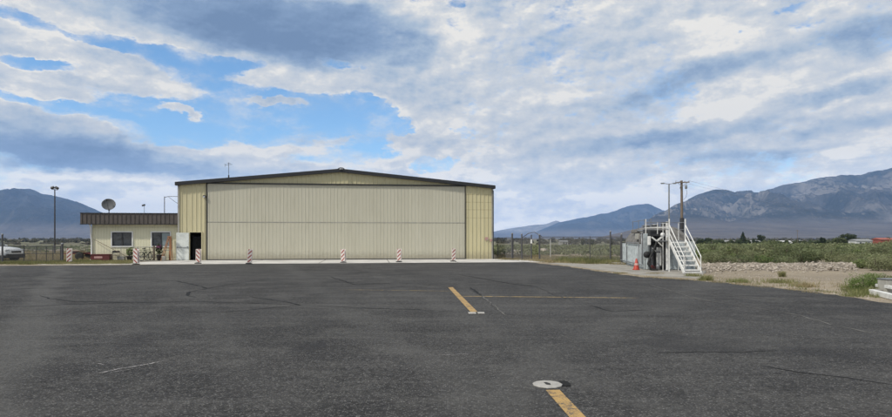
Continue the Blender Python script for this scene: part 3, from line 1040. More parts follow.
mountain('mountain', [(-420, 196), (-300, 180), (-180, 176), (-80, 183), (-20, 191), (0, 190), (14, 188.3), (22, 187.8), (32, 190), (60, 197), (78, 202), (95, 209), (120, 221), (150, 231), (190, 237.5), (220, 238)],
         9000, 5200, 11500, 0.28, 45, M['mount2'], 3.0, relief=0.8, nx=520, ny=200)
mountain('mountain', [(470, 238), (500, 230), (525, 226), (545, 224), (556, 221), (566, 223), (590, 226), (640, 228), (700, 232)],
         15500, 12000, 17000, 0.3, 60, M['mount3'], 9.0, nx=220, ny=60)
mountain('mountain', [(518, 238), (530, 235.5), (540, 230), (550, 225.5), (560, 221.5), (575, 219.5), (590, 216), (605, 213.5), (618, 209), (628, 205.6), (638, 204.3), (647, 203.8), (654, 206.5), (662, 210.5), (690, 217), (740, 222), (800, 226)],
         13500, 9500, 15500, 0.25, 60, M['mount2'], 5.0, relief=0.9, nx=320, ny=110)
mountain('mountain', [(596, 238), (640, 228), (655, 214), (670, 208), (682, 202), (695, 196.5), (703, 192.8), (712, 190.0), (722, 189.8), (735, 192), (748, 190.6), (758, 191.2), (772, 188), (786, 184.8), (800, 183), (812, 179.5), (824, 176.2), (836, 175.4), (850, 174.4), (862, 173.6), (878, 170.6), (892, 168.4), (960, 167.5), (1080, 172), (1160, 190)],
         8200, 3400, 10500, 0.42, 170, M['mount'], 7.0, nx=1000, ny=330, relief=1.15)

# ------------------------------------------------------------------ hangar
def ribs(mb, x0, x1, z0, zt, y, pitch, rw, rd, seed=0):
    """trapezoidal ribbed sheet facing -y; zt: top height (number or function of x)"""
    tf = zt if callable(zt) else (lambda x: zt)
    xs = []
    x = x0
    xs.append((x0, 0))
    c = x0 + pitch / 2
    while c + rw < x1:
        xs += [(c - rw, 0), (c - rw * 0.55, rd), (c + rw * 0.55, rd), (c + rw, 0)]
        c += pitch
    xs.append((x1, 0))
    vs, fs = [], []
    for (x, d) in xs:
        vs += [(x, y - d, z0), (x, y - d, tf(x))]
    for i in range(len(xs) - 1):
        fs.append((2 * i, 2 * i + 2, 2 * i + 3, 2 * i + 1))
    mb.add(vs, fs)
    return mb


W = 24.05
EZ, AZ = 5.90, 7.05            # eave and apex (top of the trim)
hang = thing('hangar', 'long pale yellow steel aircraft hangar with black roof trim and a wide closed door', 'hangar', (A_.x, A_.y, 0), ANG)


def rake(x):
    return EZ + (AZ - EZ) * (1 - abs(x - W / 2) / (W / 2))


ds0, ds1 = 2.09, 21.78
dz1 = 5.80
po0, po1, poz = 0.87, 1.70, 2.12
T = 0.26                       # trim depth
D = 24.0
# side walls and rear as one shell, front bays as parts
mb = MB()
mb.box((0.04, D / 2 + 0.05, (EZ - T) / 2), (0.06, D - 0.1, EZ - T))
mb.box((W - 0.04, D / 2 + 0.05, (EZ - T) / 2), (0.06, D - 0.1, EZ - T))
mb.prism([(0, D, 0), (W, D, 0), (W, D, EZ - T), (W / 2, D, AZ - T), (0, D, EZ - T)], (0, 0.06, 0))
mb.build('wall', M['bay'], hang)
mb = MB()
ribs(mb, 0.10, po0 - 0.05, 0.02, lambda x: rake(x) - T + 0.02, 0.0, 0.32, 0.045, 0.035)
mb.build('front_bay', M['bay'], hang)
mb = MB()
ribs(mb, po0 - 0.05, po1 + 0.05, poz + 0.06, lambda x: rake(x) - T + 0.02, 0.0, 0.32, 0.045, 0.035)
mb.build('front_bay', M['bay'], hang)
mb = MB()
ribs(mb, po1 + 0.05, ds0 - 0.06, 0.02, lambda x: rake(x) - T + 0.02, 0.0, 0.30, 0.045, 0.035)
mb.build('front_bay', M['bay'], hang)
mb = MB()
ribs(mb, ds1 + 0.06, W - 0.12, 0.02, lambda x: rake(x) - T + 0.02, 0.0, 0.32, 0.045, 0.035)
o = mb.build('front_bay', M['bay_lined'], hang)
o['label'] = 'yellow wall bay right of the big door, with faint rusty lines across it'
mb = MB()
ribs(mb, ds0 + 0.4, ds1 - 0.4, dz1 + 0.10, lambda x: rake(x) - T + 0.02, 0.0, 0.32, 0.045, 0.035)
mb.build('gable', M['gable'], hang)
# corner trims, jambs and downspout
for x_ in (0.05, W - 0.06):
    MB().box((x_, -0.02, 2.80), (0.11, 0.10, 5.60)).build('corner_trim', M['greytrim'], hang)
for x_ in (ds0 - 0.03, ds1 + 0.03):
    MB().box((x_, -0.02, dz1 / 2), (0.045, 0.09, dz1)).build('door_jamb', M['blacktrim'], hang)
MB().box((W - 0.005, -0.11, 2.75), (0.07, 0.07, 5.5)).build('downspout', M['darkmetal'], hang)
mb = MB()
mb.box((W / 2, -0.05, dz1 + 0.045), (ds1 - ds0 - 0.02, 0.16, 0.09))
mb.build('door_header', M['blacktrim'], hang)
# rake trim and roof
mb = MB()
for sgn in (0, 1):
    x0, x1 = (-0.14, W / 2) if sgn == 0 else (W / 2, W + 0.14)
    z0, z1 = (EZ - 0.014, AZ) if sgn == 0 else (AZ, EZ - 0.014)
    mb.prism([(x0, -0.30, z0), (x1, -0.30, z1), (x1, -0.30, z1 - T), (x0, -0.30, z0 - T)], (0, 0.26, 0))
mb.build('roof_trim', M['blacktrim'], hang)
mb = MB()
mb.prism([(-0.13, -0.02, EZ - 0.06), (W / 2, -0.02, AZ - 0.05), (W + 0.13, -0.02, EZ - 0.06), (W + 0.13, -0.02, EZ - 0.13), (W / 2, -0.02, AZ - 0.12), (-0.13, -0.02, EZ - 0.13)], (0, D + 0.2, 0))
mb.build('roof', M['roof'], hang)
for x_ in (-0.16, W + 0.16):
    MB().box((x_, D / 2, EZ - 0.16), (0.10, D, 0.16)).build('gutter', M['blacktrim'], hang)
# the big bifold door
dr = thing('hangar_door', '', '', (0, 0, 0))
del dr['label'], dr['category']
dr.parent = hang
seam = 2.90
mb = ribs(MB(), ds0 + 0.02, ds1 - 0.02, 0.06, seam - 0.025, -0.02, 0.272, 0.030, 0.014)
mb.build('lower_leaf', M['door'], dr)
mb = ribs(MB(), ds0 + 0.02, ds1 - 0.02, seam + 0.025, dz1 - 0.01, -0.012, 0.272, 0.030, 0.014)
mb.build('upper_leaf', M['door'], dr)
MB().box((W / 2 - 0.09, -0.030, seam + 0.004), (ds1 - ds0 - 0.1, 0.012, 0.040)).build('seam_strip', M['greytrim'], dr)
MB().box((W / 2 - 0.09, 0.00, 0.045), (ds1 - ds0 - 0.02, 0.10, 0.085)).build('bottom_seal', M['blacktrim'], dr)
# side door: frame, dark room behind it, leaf swung back against the wall
mb = MB()
mb.box((po0 - 0.03, -0.03, poz / 2), (0.055, 0.10, poz))
mb.box((po1 + 0.03, -0.03, poz / 2), (0.055, 0.10, poz))
mb.box(((po0 + po1) / 2, -0.03, poz + 0.03), (po1 - po0 + 0.115, 0.10, 0.055))
mb.build('door_frame', M['bay'], hang)
lf = MB()
lf.bbox((po0 - 0.055 - 0.45, -0.115, 1.07), (0.90, 0.045, 2.05), 0.006)
lfo = lf.build('side_door', M['leaf_door'], hang)
lfo['label'] = 'pale green-white side door swung fully open'
mb = MB()
mb.box((po0 - 0.055 - 0.45, -0.165, 1.0), (0.80, 0.035, 0.045))
mb.box((po0 - 0.14, -0.16, 1.0), (0.07, 0.06, 0.14))
mb.box((po0 - 0.86, -0.16, 1.0), (0.06, 0.06, 0.12))
mb.build('push_bar', M['galv'], lfo)
# floor, and a near-black block painted in for the unlit hangar inside
mb = MB()
mb.box((W / 2, D * 0.45, 0.012), (W - 0.2, D * 0.88, 0.012))
mb.build('floor', M['oldconcrete'], hang)
mb = MB()
mb.box((1.30, 1.05, 0.9), (1.0, 0.4, 1.8))
mb.build('dark_doorway_block', M['darkroom'], hang)
# ridge lamp, wall lamp, small plates
mb = MB()
mb.tube([(W / 2 + 0.05 + 0.24 * math.cos(a), -0.20, AZ - 0.06 + 0.13 * math.sin(a)) for a in [math.pi * t / 8 for t in range(9)]], 0.035, 6)
mb.build('lamp_bracket', M['blacktrim'], hang)
MB().lathe([(0.05, 0.10), (0.12, 0.05), (0.15, 0.0), (0.13, -0.03)], (W / 2 + 0.05, -0.36, AZ - 0.07), 14).build('ridge_lamp', M['galv'], hang)
s_, z_ = SZ(205, 196.5)
wl = MB().bbox((s_ - 0.02, -0.12, z_), (0.20, 0.16, 0.18), 0.03).build('wall_lamp', M['darkmetal'], hang)
MB().bbox((s_ - 0.02, -0.20, z_ - 0.04), (0.14, 0.03, 0.10), 0.01).build('lens', M['lamp_lens'], wl)
s_, z_ = SZ(486.5, 238.8)
MB().bbox((s_, -0.06, z_), (0.26, 0.02, 0.26), 0.004).build('wall_notice', M['signpink'], hang)
s_, z_ = SZ(491.0, 240.3)
MB().bbox((s_, -0.06, z_), (0.22, 0.02, 0.20), 0.004).build('wall_notice', M['signpink'], hang)
MB().bbox((s_ - 0.3, -0.065, z_ + 0.03), (0.10, 0.03, 0.09), 0.004).build('outlet_box', M['greytrim'], hang)

# aerial on the roof
s_, z_ = SZ(225, 178)
p = hw(s_, -1.2)
zr = rake(s_) - 0.02
an = thing('roof_aerial', 'thin black aerial with short cross arms standing on the hangar roof', 'aerial', (p.x, p.y, zr), ANG)
MB().tube([(0, 0, 0), (0, 0, 1.36)], 0.017, 6).build('mast', M['blacktrim'], an)
MB().tube([(0, 0, 0), (0, 0, 0.38)], 0.05, 8).build('mast_base', M['blacktrim'], an)
mb = MB()
mb.tube([(-0.30, 0, 1.16), (0.26, 0, 1.22)], 0.013, 5)
mb.tube([(-0.10, -0.1, 1.30), (0.12, 0.1, 1.30)], 0.012, 5)
mb.tube([(-0.28, 0, 1.02), (-0.28, 0, 1.28)], 0.010, 5)
mb.build('cross_arm', M['blacktrim'], an)

# ------------------------------------------------------------------ office annex
OB = 0.45                       # wall face lies behind the fascia
off = thing('office', 'low cream office building with brown steel fascia beside the hangar', 'office', (A_.x, A_.y, 0), ANG)
ox0 = S(92, OB) + 0.0
ox1 = -0.02
w1 = (*SZ(112.2, 232.3, OB), *SZ(132, 246.0, OB))
w2 = (*SZ(152.0, 232.3, OB), *SZ(170, 246.0, OB))
wz1, wz0 = 2.12, 1.10
OH = 2.9


def grooved(mb, x0, x1, z0, z1, y, pitch=0.2, gw=0.02):
    x = x0
    xs = [(x0, 0)]
    c = math.ceil(x0 / pitch) * pitch
    while c + gw < x1:
        if c - gw > x0:
            xs += [(c - gw / 2, 0), (c - gw / 2 + 0.001, 0.012), (c + gw / 2 - 0.001, 0.012), (c + gw / 2, 0)]
        c += pitch
    xs.append((x1, 0))
    vs, fs = [], []
    for (x, d) in xs:
        vs += [(x, y + d, z0), (x, y + d, z1)]
    for i in range(len(xs) - 1):
        fs.append((2 * i, 2 * i + 2, 2 * i + 3, 2 * i + 1))
    return mb.add(vs, fs)


mb = MB()
segs = [ox0, w1[0], w1[2], w2[0], w2[2], ox1]
grooved(mb, segs[0], segs[1], 0.05, OH, OB)
grooved(mb, segs[1], segs[2], 0.05, wz0, OB)
grooved(mb, segs[1], segs[2], wz1, OH, OB)
grooved(mb, segs[2], segs[3], 0.05, OH, OB)
grooved(mb, segs[3], segs[4], 0.05, wz0, OB)
grooved(mb, segs[3], segs[4], wz1, OH, OB)
grooved(mb, segs[4], segs[5], 0.05, OH, OB)
mb.box((ox0 + 0.03, OB + 4.02, OH / 2), (0.06, 8.0, OH))
mb.box(((ox0 + ox1) / 2, OB + 8.0, OH / 2), (ox1 - ox0, 0.06, OH))
mb.build('wall', M['office'], off)
mb = MB()
mb.box(((ox0 + ox1) / 2, OB - 0.018, 2.50), (ox1 - ox0, 0.030, 0.045))
mb.box(((ox0 + ox1) / 2, OB - 0.012, 0.10), (ox1 - ox0, 0.02, 0.12))
mb.box((ox0 + 0.05, OB - 0.014, 1.3), (0.09, 0.03, 2.4))
mb.build('trim_board', M['band'], off)
for k, (wa, gl) in enumerate(((w1, 0), (w2, 1))):
    x0, x1 = wa[0], wa[2]
    win = MB()
    t = 0.085
    win.box(((x0 + x1) / 2, OB - 0.02, wz1 + t / 2), (x1 - x0 + 2 * t, 0.07, t))
    win.box(((x0 + x1) / 2, OB - 0.02, wz0 - t / 2), (x1 - x0 + 2 * t, 0.07, t))
    win.box((x0 - t / 2, OB - 0.02, (wz0 + wz1) / 2), (t, 0.07, wz1 - wz0))
    win.box((x1 + t / 2, OB - 0.02, (wz0 + wz1) / 2), (t, 0.07, wz1 - wz0))
    wo = win.build('window', M['whiteclean'], off)
    xm = (x0 + x1) / 2
    sash = MB()
    b_ = 0.045
    for (a, c) in ((x0, xm), (xm, x1)):
        sash.box(((a + c) / 2, OB + 0.03, wz1 - b_ / 2), (c - a, 0.05, b_))
        sash.box(((a + c) / 2, OB + 0.03, wz0 + b_ / 2), (c - a, 0.05, b_))
        sash.box((a + b_ / 2, OB + 0.03, (wz0 + wz1) / 2), (b_, 0.05, wz1 - wz0 - 2 * b_))
        sash.box((c - b_ / 2, OB + 0.03, (wz0 + wz1) / 2), (b_, 0.05, wz1 - wz0 - 2 * b_))
    sash.build('sash', M['darkmetal'], wo)
    MB().box(((x0 + xm) / 2, OB + 0.04, (wz0 + wz1) / 2), (xm - x0 - 0.06, 0.01, wz1 - wz0 - 0.06)).build('pane', M['glass'], wo)
    p2 = MB().box(((x1 + xm) / 2, OB + 0.046, (wz0 + wz1) / 2), (x1 - xm - 0.06, 0.01, wz1 - wz0 - 0.06)).build('pane', M['blind' if gl else 'glass'], wo)
    if gl:
        p2['label'] = 'paler pane with a blind drawn behind it'
# fascia: standing-seam brown steel
fx0, fx1 = S(80.2) , -0.03
fz0, fz1 = 2.74, 3.52
mb = MB()
mb.box(((fx0 + fx1) / 2, 0.02, (fz0 + fz1) / 2), (fx1 - fx0, 0.03, fz1 - fz0))
mb.box((fx0 + 0.015, 4.3, (fz0 + fz1) / 2), (0.03, 8.5, fz1 - fz0))
x = fx0 + 0.12
while x < fx1:
    mb.box((x, -0.015, (fz0 + fz1) / 2), (0.035, 0.04, fz1 - fz0 - 0.08))
    x += 0.305
mb.build('fascia', M['browntrim'], off)
mb = MB()
mb.box(((fx0 + fx1) / 2, 0.0, fz1 + 0.02), (fx1 - fx0, 0.10, 0.05))
mb.box(((fx0 + fx1) / 2, 0.0, fz0 - 0.02), (fx1 - fx0, 0.10, 0.05))
mb.build('fascia_edge', M['blacktrim'], off)
mb = MB()
mb.box(((fx0 + fx1) / 2, OB / 2 + 0.02, fz0 + 0.06), (fx1 - fx0 - 0.05, OB - 0.06, 0.03))
mb.build('soffit', M['band'], off)
MB().box(((fx0 + fx1) / 2, 4.3, fz1 - 0.20), (fx1 - fx0 - 0.06, 8.4, 0.08)).build('roof', M['roof'], off)
mb = MB()
mb.tube([(fx0 + 0.60, 0.10, fz0 - 0.02), (fx0 + 0.66, 0.12, 2.5), (ox0 - 0.03, 0.36, 2.0), (ox0 + 0.0, 0.38, 1.4), (ox0 + 0.0, 0.38, 0.15), (ox0 - 0.02, 0.25, 0.05)], 0.05, 8)
mb.build('downspout', M['whiteclean'], off)

# satellite dish on the annex roof
p = hw(S(109, 2.0), -2.0)
dish = thing('satellite_dish', 'round grey satellite dish tilted up on the office roof', 'satellite dish', (p.x, p.y, 3.42), ANG)
MB().tube([(0, 0, 0), (0, 0, 0.42)], 0.035, 8).build('post', M['darkmetal'], dish)
rot = Matrix.Rotation(R(18), 3, 'Z') @ Matrix.Rotation(R(66), 3, 'X')
prof = [(0.0001, 0.0)] + [(0.47 * t / 8, 0.13 * (t / 8) ** 2) for t in range(1, 9)] + [(0.485, 0.125), (0.47, 0.11)] + [(0.47 * t / 8, 0.13 * (t / 8) ** 2 - 0.02) for t in range(7, 0, -1)] + [(0.0001, -0.02)]
dc = Vector((0.0, -0.05, 0.82))
MB().lathe(prof, dc, 28, rot).build('reflector', M['dishgrey'], dish)
n_ = rot @ Vector((0, 0, 1))
up_ = rot @ Vector((0, 1, 0))
feed = dc + n_ * 0.42 + up_ * 0.25 + Vector((-0.12, 0, 0))
mb = MB()
mb.tube([dc - up_ * 0.45 + n_ * 0.1, feed], 0.014, 6)
mb.tube([dc + up_ * 0.44 + n_ * 0.1, feed], 0.012, 6)
mb.build('feed_arm', M['darkmetal'], dish)
MB().bbox(feed, (0.09, 0.12, 0.12), 0.02).build('feed_horn', M['darkmetal'], dish)
MB().bbox((0, 0.02, 0.50), (0.10, 0.16, 0.22), 0.02).build('bracket', M['darkmetal'], dish)
# small wind sensor / camera
p = hw(S(144.3, 1.2), -1.2)
wc = thing('roof_camera', 'small dark camera on a thin post on the office roof', 'camera', (p.x, p.y, 3.42), ANG)
MB().tube([(0, 0, 0), (0, 0, 0.72)], 0.016, 6).build('post', M['galv'], wc)
MB().bbox((-0.04, -0.04, 0.78), (0.24, 0.14, 0.12), 0.03, rot=Matrix.Rotation(R(-18), 3, 'Y')).build('housing', M['darkmetal'], wc)
# service mast with arm braced to the hangar wall
p = hw(S(164.5, 0.6), -0.6)
ms = thing('service_mast', 'dark pipe mast on the office roof with an arm braced to the hangar', 'mast', (p.x, p.y, 3.42), ANG)
MB().tube([(0, 0, 0), (0, 0, 1.42)], 0.028, 8).build('pole', M['darkmetal'], ms)
mb = MB()
mb.tube([(0.02, 0, 1.36), (0.28, -0.02, 1.43), (0.96, -0.04, 1.43)], 0.020, 6)
mb.tube([(0.30, -0.02, 1.38), (0.96, -0.04, 0.90)], 0.014, 6)
mb.build('arm', M['darkmetal'], ms)


# ------------------------------------------------------------------ striped vertical panels
def barricade(name_label, px, py, direction, rz, h=0.93, lean=2):
    g = G(px, py)
    t = thing('barricade', name_label, 'barricade', (g.x, g.y, 0.022), rz, 'striped barricades in a row before the hangar')
    mb = MB()
    mb.bbox((0, -0.055, 0.10 + (h - 0.1) / 2), (0.27, 0.022, h - 0.10), 0.008)
    pn = mb.build('panel', M['stripe_up'] if direction > 0 else M['stripe_down'], t)
    mb = MB()
    mb.bbox((0.05, 0.075, 0.10 + (h - 0.1) / 2), (0.27, 0.022, h - 0.10), 0.008)
    mb.build('panel', M['stripe_down'] if direction > 0 else M['stripe_up'], t)
    mb = MB()
    mb.tube([(0.0, 0.01, 0.03), (0.0, 0.01, h - 0.06)], 0.022, 8)
    mb.bar((-0.12, -0.04, h - 0.12), (-0.12, 0.07, h - 0.12), 0.02)
    mb.bar((0.12, -0.04, h - 0.12), (0.12, 0.07, h - 0.12), 0.02)
    mb.build('post', M['white'], t)
    mb = MB()
    mb.lathe([(0.0, 0.0), (0.22, 0.0), (0.23, 0.02), (0.19, 0.05), (0.07, 0.075), (0.0, 0.08)], (0, 0.01, 0.0), 16)
    mb.build('foot', M['black'], t)
    t.rotation_euler = (R(lean * 0.8), R(lean), rz)
    return t


barricade('striped barricade on the grass strip, leftmost of the row, beside the gate', 68.8, 263.3, 1, ANG + 0.30, 0.98, 1)
barricade('striped barricade standing before the bicycles and the office windows', 136, 265.0, -1, ANG - 0.1, 1.0, -2)
barricade('striped barricade before the open dark side doorway of the hangar', 198, 263.9, -1, ANG, 0.95, 1)
barricade('striped barricade before the left end of the big door', 249, 264.2, 1, ANG + 0.25, 0.95, 4)
barricade('striped barricade standing before the middle of the big door', 343.3, 262.9, 1, ANG - 0.2, 0.92, -3)
barricade('striped barricade before the right half of the big door', 399, 262.4, 1, ANG - 0.1, 0.93, 0)
barricade('striped barricade at the right end of the big door, rightmost of the row', 453.3, 261.8, 1, ANG + 0.2, 0.93, 1)

# ------------------------------------------------------------------ things in front of the office
def local(px, out):
    """point in front of the hangar line, seen at column px"""
    return hw(S(px, -out), out)


def pot(label, px, out, h, w_, flower=False, seed=1):
    p = local(px, out)
    t = thing('potted_plant', label, 'potted plant', (p.x, p.y, 0.02), ANG)
    ph = h * 0.34
    MB().lathe([(0.0, 0.0), (w_ * 0.26, 0.0), (w_ * 0.36, ph), (w_ * 0.40, ph), (w_ * 0.40, ph * 1.12), (w_ * 0.34, ph * 1.12), (w_ * 0.32, ph * 0.95), (0, ph * 0.95)], (0, 0, 0), 16).build('pot', M['terracotta'], t)
    V, Fq = leaves(260, (0, 0, ph + (h - ph) * 0.52), (w_ * 0.5, w_ * 0.4, (h - ph) * 0.52), 0.075, seed)
    np_mesh('foliage', V, Fq, M['green'] if not flower else M['tree'], t)
    mb = MB()
    r = random.Random(seed)
    for _ in range(7):
        mb.tube([(0, 0, ph * 0.9), (r.uniform(-.3, .3) * w_, r.uniform(-.2, .2) * w_, ph + (h - ph) * 0.8)], 0.010, 5)
    mb.build('stem', M['bark'], t)
    if flower:
        V, Fq = leaves(120, (-0.02, -0.05, h * 0.86), (w_ * 0.42, w_ * 0.32, h * 0.13), 0.065, seed + 5)
        np_mesh('blooms', V, Fq, M['purple'], t)
    return t


def leaves(n, c, rad, size, seed, shell=0.5, flat=0.0, clump=0, zmin=None):
    """n leaf quads through an ellipsoid, gathered in clumps"""
    g = np.random.default_rng(seed)
    d = g.normal(size=(n, 3))
    d /= np.linalg.norm(d, axis=1)[:, None]
    rr = shell + (1 - shell) * g.random(n) ** 0.7
    if clump:
        cc = g.normal(size=(clump, 3))
        cc /= np.linalg.norm(cc, axis=1)[:, None]
        cc *= (0.45 + 0.35 * g.random(clump))[:, None]
        k = g.integers(0, clump, n)
        p = cc[k] + d * rr[:, None] * (0.22 + 0.22 * g.random(clump))[k][:, None]
    else:
        lump = 1 + 0.25 * np.sin(d[:, 0] * 5 + seed) * np.cos(d[:, 2] * 4 + seed * 2)
        p = d * (rr * lump)[:, None]
    p = p * np.array(rad) + np.array(c)
    if zmin is not None:
        p[:, 2] = np.maximum(p[:, 2], zmin + size * g.random(n))
    a = g.normal(size=(n, 3))
    a /= np.linalg.norm(a, axis=1)[:, None]
    b = np.cross(a, g.normal(size=(n, 3)))
    b /= np.linalg.norm(b, axis=1)[:, None]
    s = size * (0.55 + 0.9 * g.random(n))[:, None]
    a, b = a * s, b * s * 0.5
    V = np.stack([p - a, p - b * 0.9, p + a, p + b * 0.9], 1).reshape(-1, 3)
    Fq = np.arange(4 * n).reshape(n, 4)
    return V, Fq


pot('dark shrub in a pot, half behind the striped barricade at the office', 129.5, 0.55, 0.95, 0.55, seed=3)


def bicycle(label, px, out, rz, m, seed=0):
    p = local(px, out)
    t = thing('bicycle', label, 'bicycle', (p.x, p.y, 0.02), rz)
    for x_ in (-0.52, 0.52):
        wh = MB().tube([(x_ + 0.32 * math.cos(a), 0, 0.335 + 0.32 * math.sin(a)) for a in [2 * math.pi * k / 24 for k in range(25)]], 0.024, 6, caps=False).build('wheel', M['black'], t)
        sp = MB()
        for k in range(9):
            a = 2 * math.pi * k / 9
            sp.tube([(x_, 0, 0.335), (x_ + 0.31 * math.cos(a), 0, 0.335 + 0.31 * math.sin(a))], 0.003, 4)
        sp.tube([(x_, -0.05, 0.335), (x_, 0.05, 0.335)], 0.03, 8)
        sp.build('spoke', M['galv'], wh)
    mb = MB()
    bb, se, hd, hl = (-0.08, 0, 0.30), (-0.24, 0, 0.78), (0.34, 0, 0.80), (0.38, 0, 0.66)
    for a, b in ((bb, se), (se, hd), (bb, hl), (hd, hl)):
        mb.tube([a, b], 0.020, 6)
    for sy in (-0.04, 0.04):
        mb.tube([(-0.52, sy, 0.335), bb], 0.012, 5)
        mb.tube([(-0.52, sy, 0.335), se], 0.011, 5)
        mb.tube([hl, (0.42, sy, 0.60), (0.52, sy, 0.335)], 0.013, 5)
    mb.build('frame', M[m], t)
    MB().bbox((-0.27, 0, 0.90), (0.25, 0.13, 0.06), 0.02).build('saddle', M['black'], t)
    MB().tube([se, (-0.27, 0, 0.88)], 0.013, 6).build('seat_post', M['galv'], t)
    hb = MB()
    hb.tube([hd, (0.31, 0, 0.98)], 0.014, 6)
    hb.tube([(0.22, -0.29, 1.00), (0.31, -0.14, 0.98), (0.31, 0.14, 0.98), (0.22, 0.29, 1.00)], 0.013, 6)
    hb.build('handlebar', M['darkmetal'], t)
    MB().tube([(-0.08, -0.09, 0.16), (-0.08, -0.07, 0.30), (-0.08, 0.07, 0.30), (-0.08, 0.09, 0.44)], 0.011, 5).build('crank', M['galv'], t)
    return t


bicycle('green-framed bicycle parked on the concrete between the two office windows', 141.0, 0.50, ANG + R(48), 'bikegreen')
bicycle('dark bicycle leaning close to the rail post, right of the green-framed bicycle', 146.6, 0.30, ANG + R(70), 'darkmetal')
pot('tall potted plant topped with purple flowers below the right office window', 159.2, 0.30, 1.18, 0.50, True, seed=6)

# low pipe rail
a, b = local(121, -0.1), local(153.5, -0.1)
rl = thing('pipe_rail', 'thin pipe handrail with posts before the office windows', 'handrail', (a.x, a.y, 0.02), ANG)
L_ = (b - a).length
MB().tube([(0, 0, 1.0), (L_, 0, 1.0)], 0.022, 8).build('rail', M['greytrim'], rl)
MB().tube([(0, 0, 0), (0, 0, 1.0)], 0.024, 8).build('post', M['greytrim'], rl)
MB().tube([(L_ / 2, 0, 0), (L_ / 2, 0, 1.0)], 0.024, 8).build('post', M['greytrim'], rl)
MB().box((L_ + 0.03, 0, 0.55), (0.11, 0.11, 1.10)).build('post', M['wood'], rl)

# long thin pole leaning across the office wall
s0, z0 = SZ(93.5, 239.2, 0.3)
s1, z1 = SZ(126, 256, 0.0)
p0_, p1_ = hw(s0, -0.32, z0), hw(s1, 0.30, 0.40)
g0 = hw(s1 + 0.75, 0.42, 0.03)
tag(MB().tube([p0_, g0], 0.018, 6).build('leaning_pole', M['wood'], None), 'long thin pole leaning across the left part of the office wall', 'pole')

# stepladder of orange fibreglass, folded partly and leaning at the wall
p = local(167, 0.45)
ld = thing('stepladder', 'orange stepladder standing between the office window and the open white door', 'ladder', (p.x, p.y, 0.02), ANG)
for sx in (-1, 1):
    MB().bar((-0.34, 0.22 * sx - 0.1, 0), (0.16, 0.12 * sx - 0.1, 1.78), 0.03, 0.06).build('rail', M['orangewood'], ld)
for sx in (-1, 1):
    MB().bar((0.34, 0.20 * sx, 0), (0.22, 0.12 * sx, 1.74), 0.03, 0.05).build('rear_rail', M['orangewood'], ld)
for i in range(6):
    t_ = (i + 0.7) / 6.4
    x_ = -0.34 + 0.50 * t_
    MB().box((x_, -0.1, 1.78 * t_), (0.08, 0.40 - 0.16 * t_, 0.03)).build('tread', M['galv'], ld)
MB().bbox((0.19, -0.05, 1.78), (0.22, 0.32, 0.06), 0.01).build('top_cap', M['orangewood'], ld)
mb = MB()
mb.bar((-0.08, 0.1, 0.8), (0.32, 0.12, 0.75), 0.012, 0.02)
mb.bar((-0.08, -0.25, 0.8), (0.32, -0.12, 0.75), 0.012, 0.02)
mb.build('spreader', M['galv'], ld)
# second, straight plank leaning flat on the wall
p = local(170.2, -0.2)
tag(MB().bbox((p.x, p.y, 0.93), (0.15, 0.05, 1.80), 0.01, rot=Matrix.Rotation(ANG, 3, 'Z') @ Matrix.Rotation(R(-5), 3, 'X')).build('timber_plank', M['orangewood']),
    'orange-brown upright plank leaning on the wall behind the stepladder', 'plank')
# bucket and tools at its foot
p = local(163.8, 0.75)
bk = thing('bucket', 'small pale bucket on the concrete at the foot of the stepladder', 'bucket', (p.x, p.y, 0.02))
MB().lathe([(0.0, 0.0), (0.11, 0.0), (0.145, 0.30), (0.15, 0.30), (0.15, 0.32), (0.13, 0.32), (0.10, 0.03), (0.0, 0.03)], (0, 0, 0), 16).build('pail', M['white'], bk)
MB().tube([(0.15 * math.cos(t), 0.0, 0.30 + 0.10 * math.sin(t)) for t in [math.pi * i / 8 for i in range(9)]], 0.006, 5).build('handle', M['darkmetal'], bk)

# maroon box bench with a pale label
p = local(101.5, 0.15)
bx = thing('storage_box', 'long low maroon box with a pale panel on its front, by the office wall', 'storage box', (p.x, p.y, 0.02), ANG)
MB().bbox((0, 0, 0.24), (1.30, 0.5, 0.40), 0.015).build('body', M['maroon'], bx)
MB().bbox((0, 0, 0.47), (1.36, 0.56, 0.05), 0.012).build('lid', M['maroon'], bx)
MB().bbox((-0.12, -0.256, 0.26), (0.56, 0.012, 0.14), 0.003).build('front_panel', M['signpink'], bx)
# metal chair
p = local(115.5, 0.25)
ch = thing('garden_chair', 'small dark chair on the path right of the maroon box', 'chair', (p.x, p.y, 0.02), ANG + 0.2)
MB().bbox((0, 0, 0.42), (0.50, 0.46, 0.04), 0.015).build('seat', M['wood'], ch)
MB().bbox((0, 0.23, 0.66), (0.50, 0.035, 0.16), 0.012).build('backrest', M['darkmetal'], ch)
for sx in (-0.23, 0.23):
    MB().tube([(sx, -0.2, 0), (sx, -0.2, 0.42)], 0.015, 6).build('leg', M['darkmetal'], ch)
    MB().tube([(sx, 0.22, 0), (sx, 0.22, 0.70)], 0.015, 6).build('leg', M['darkmetal'], ch)
# small low grey utility box beside the chair
p = local(121.5, 0.1)
ub = thing('ground_box', 'low grey utility box on the ground right of the chair', 'utility box', (p.x, p.y, 0.02), ANG)
MB().bbox((0, 0, 0.14), (0.5, 0.34, 0.28), 0.01).build('cabinet', M['greytrim'], ub)
MB().bbox((0, 0, 0.30), (0.54, 0.38, 0.035), 0.01).build('lid', M['galv'], ub)

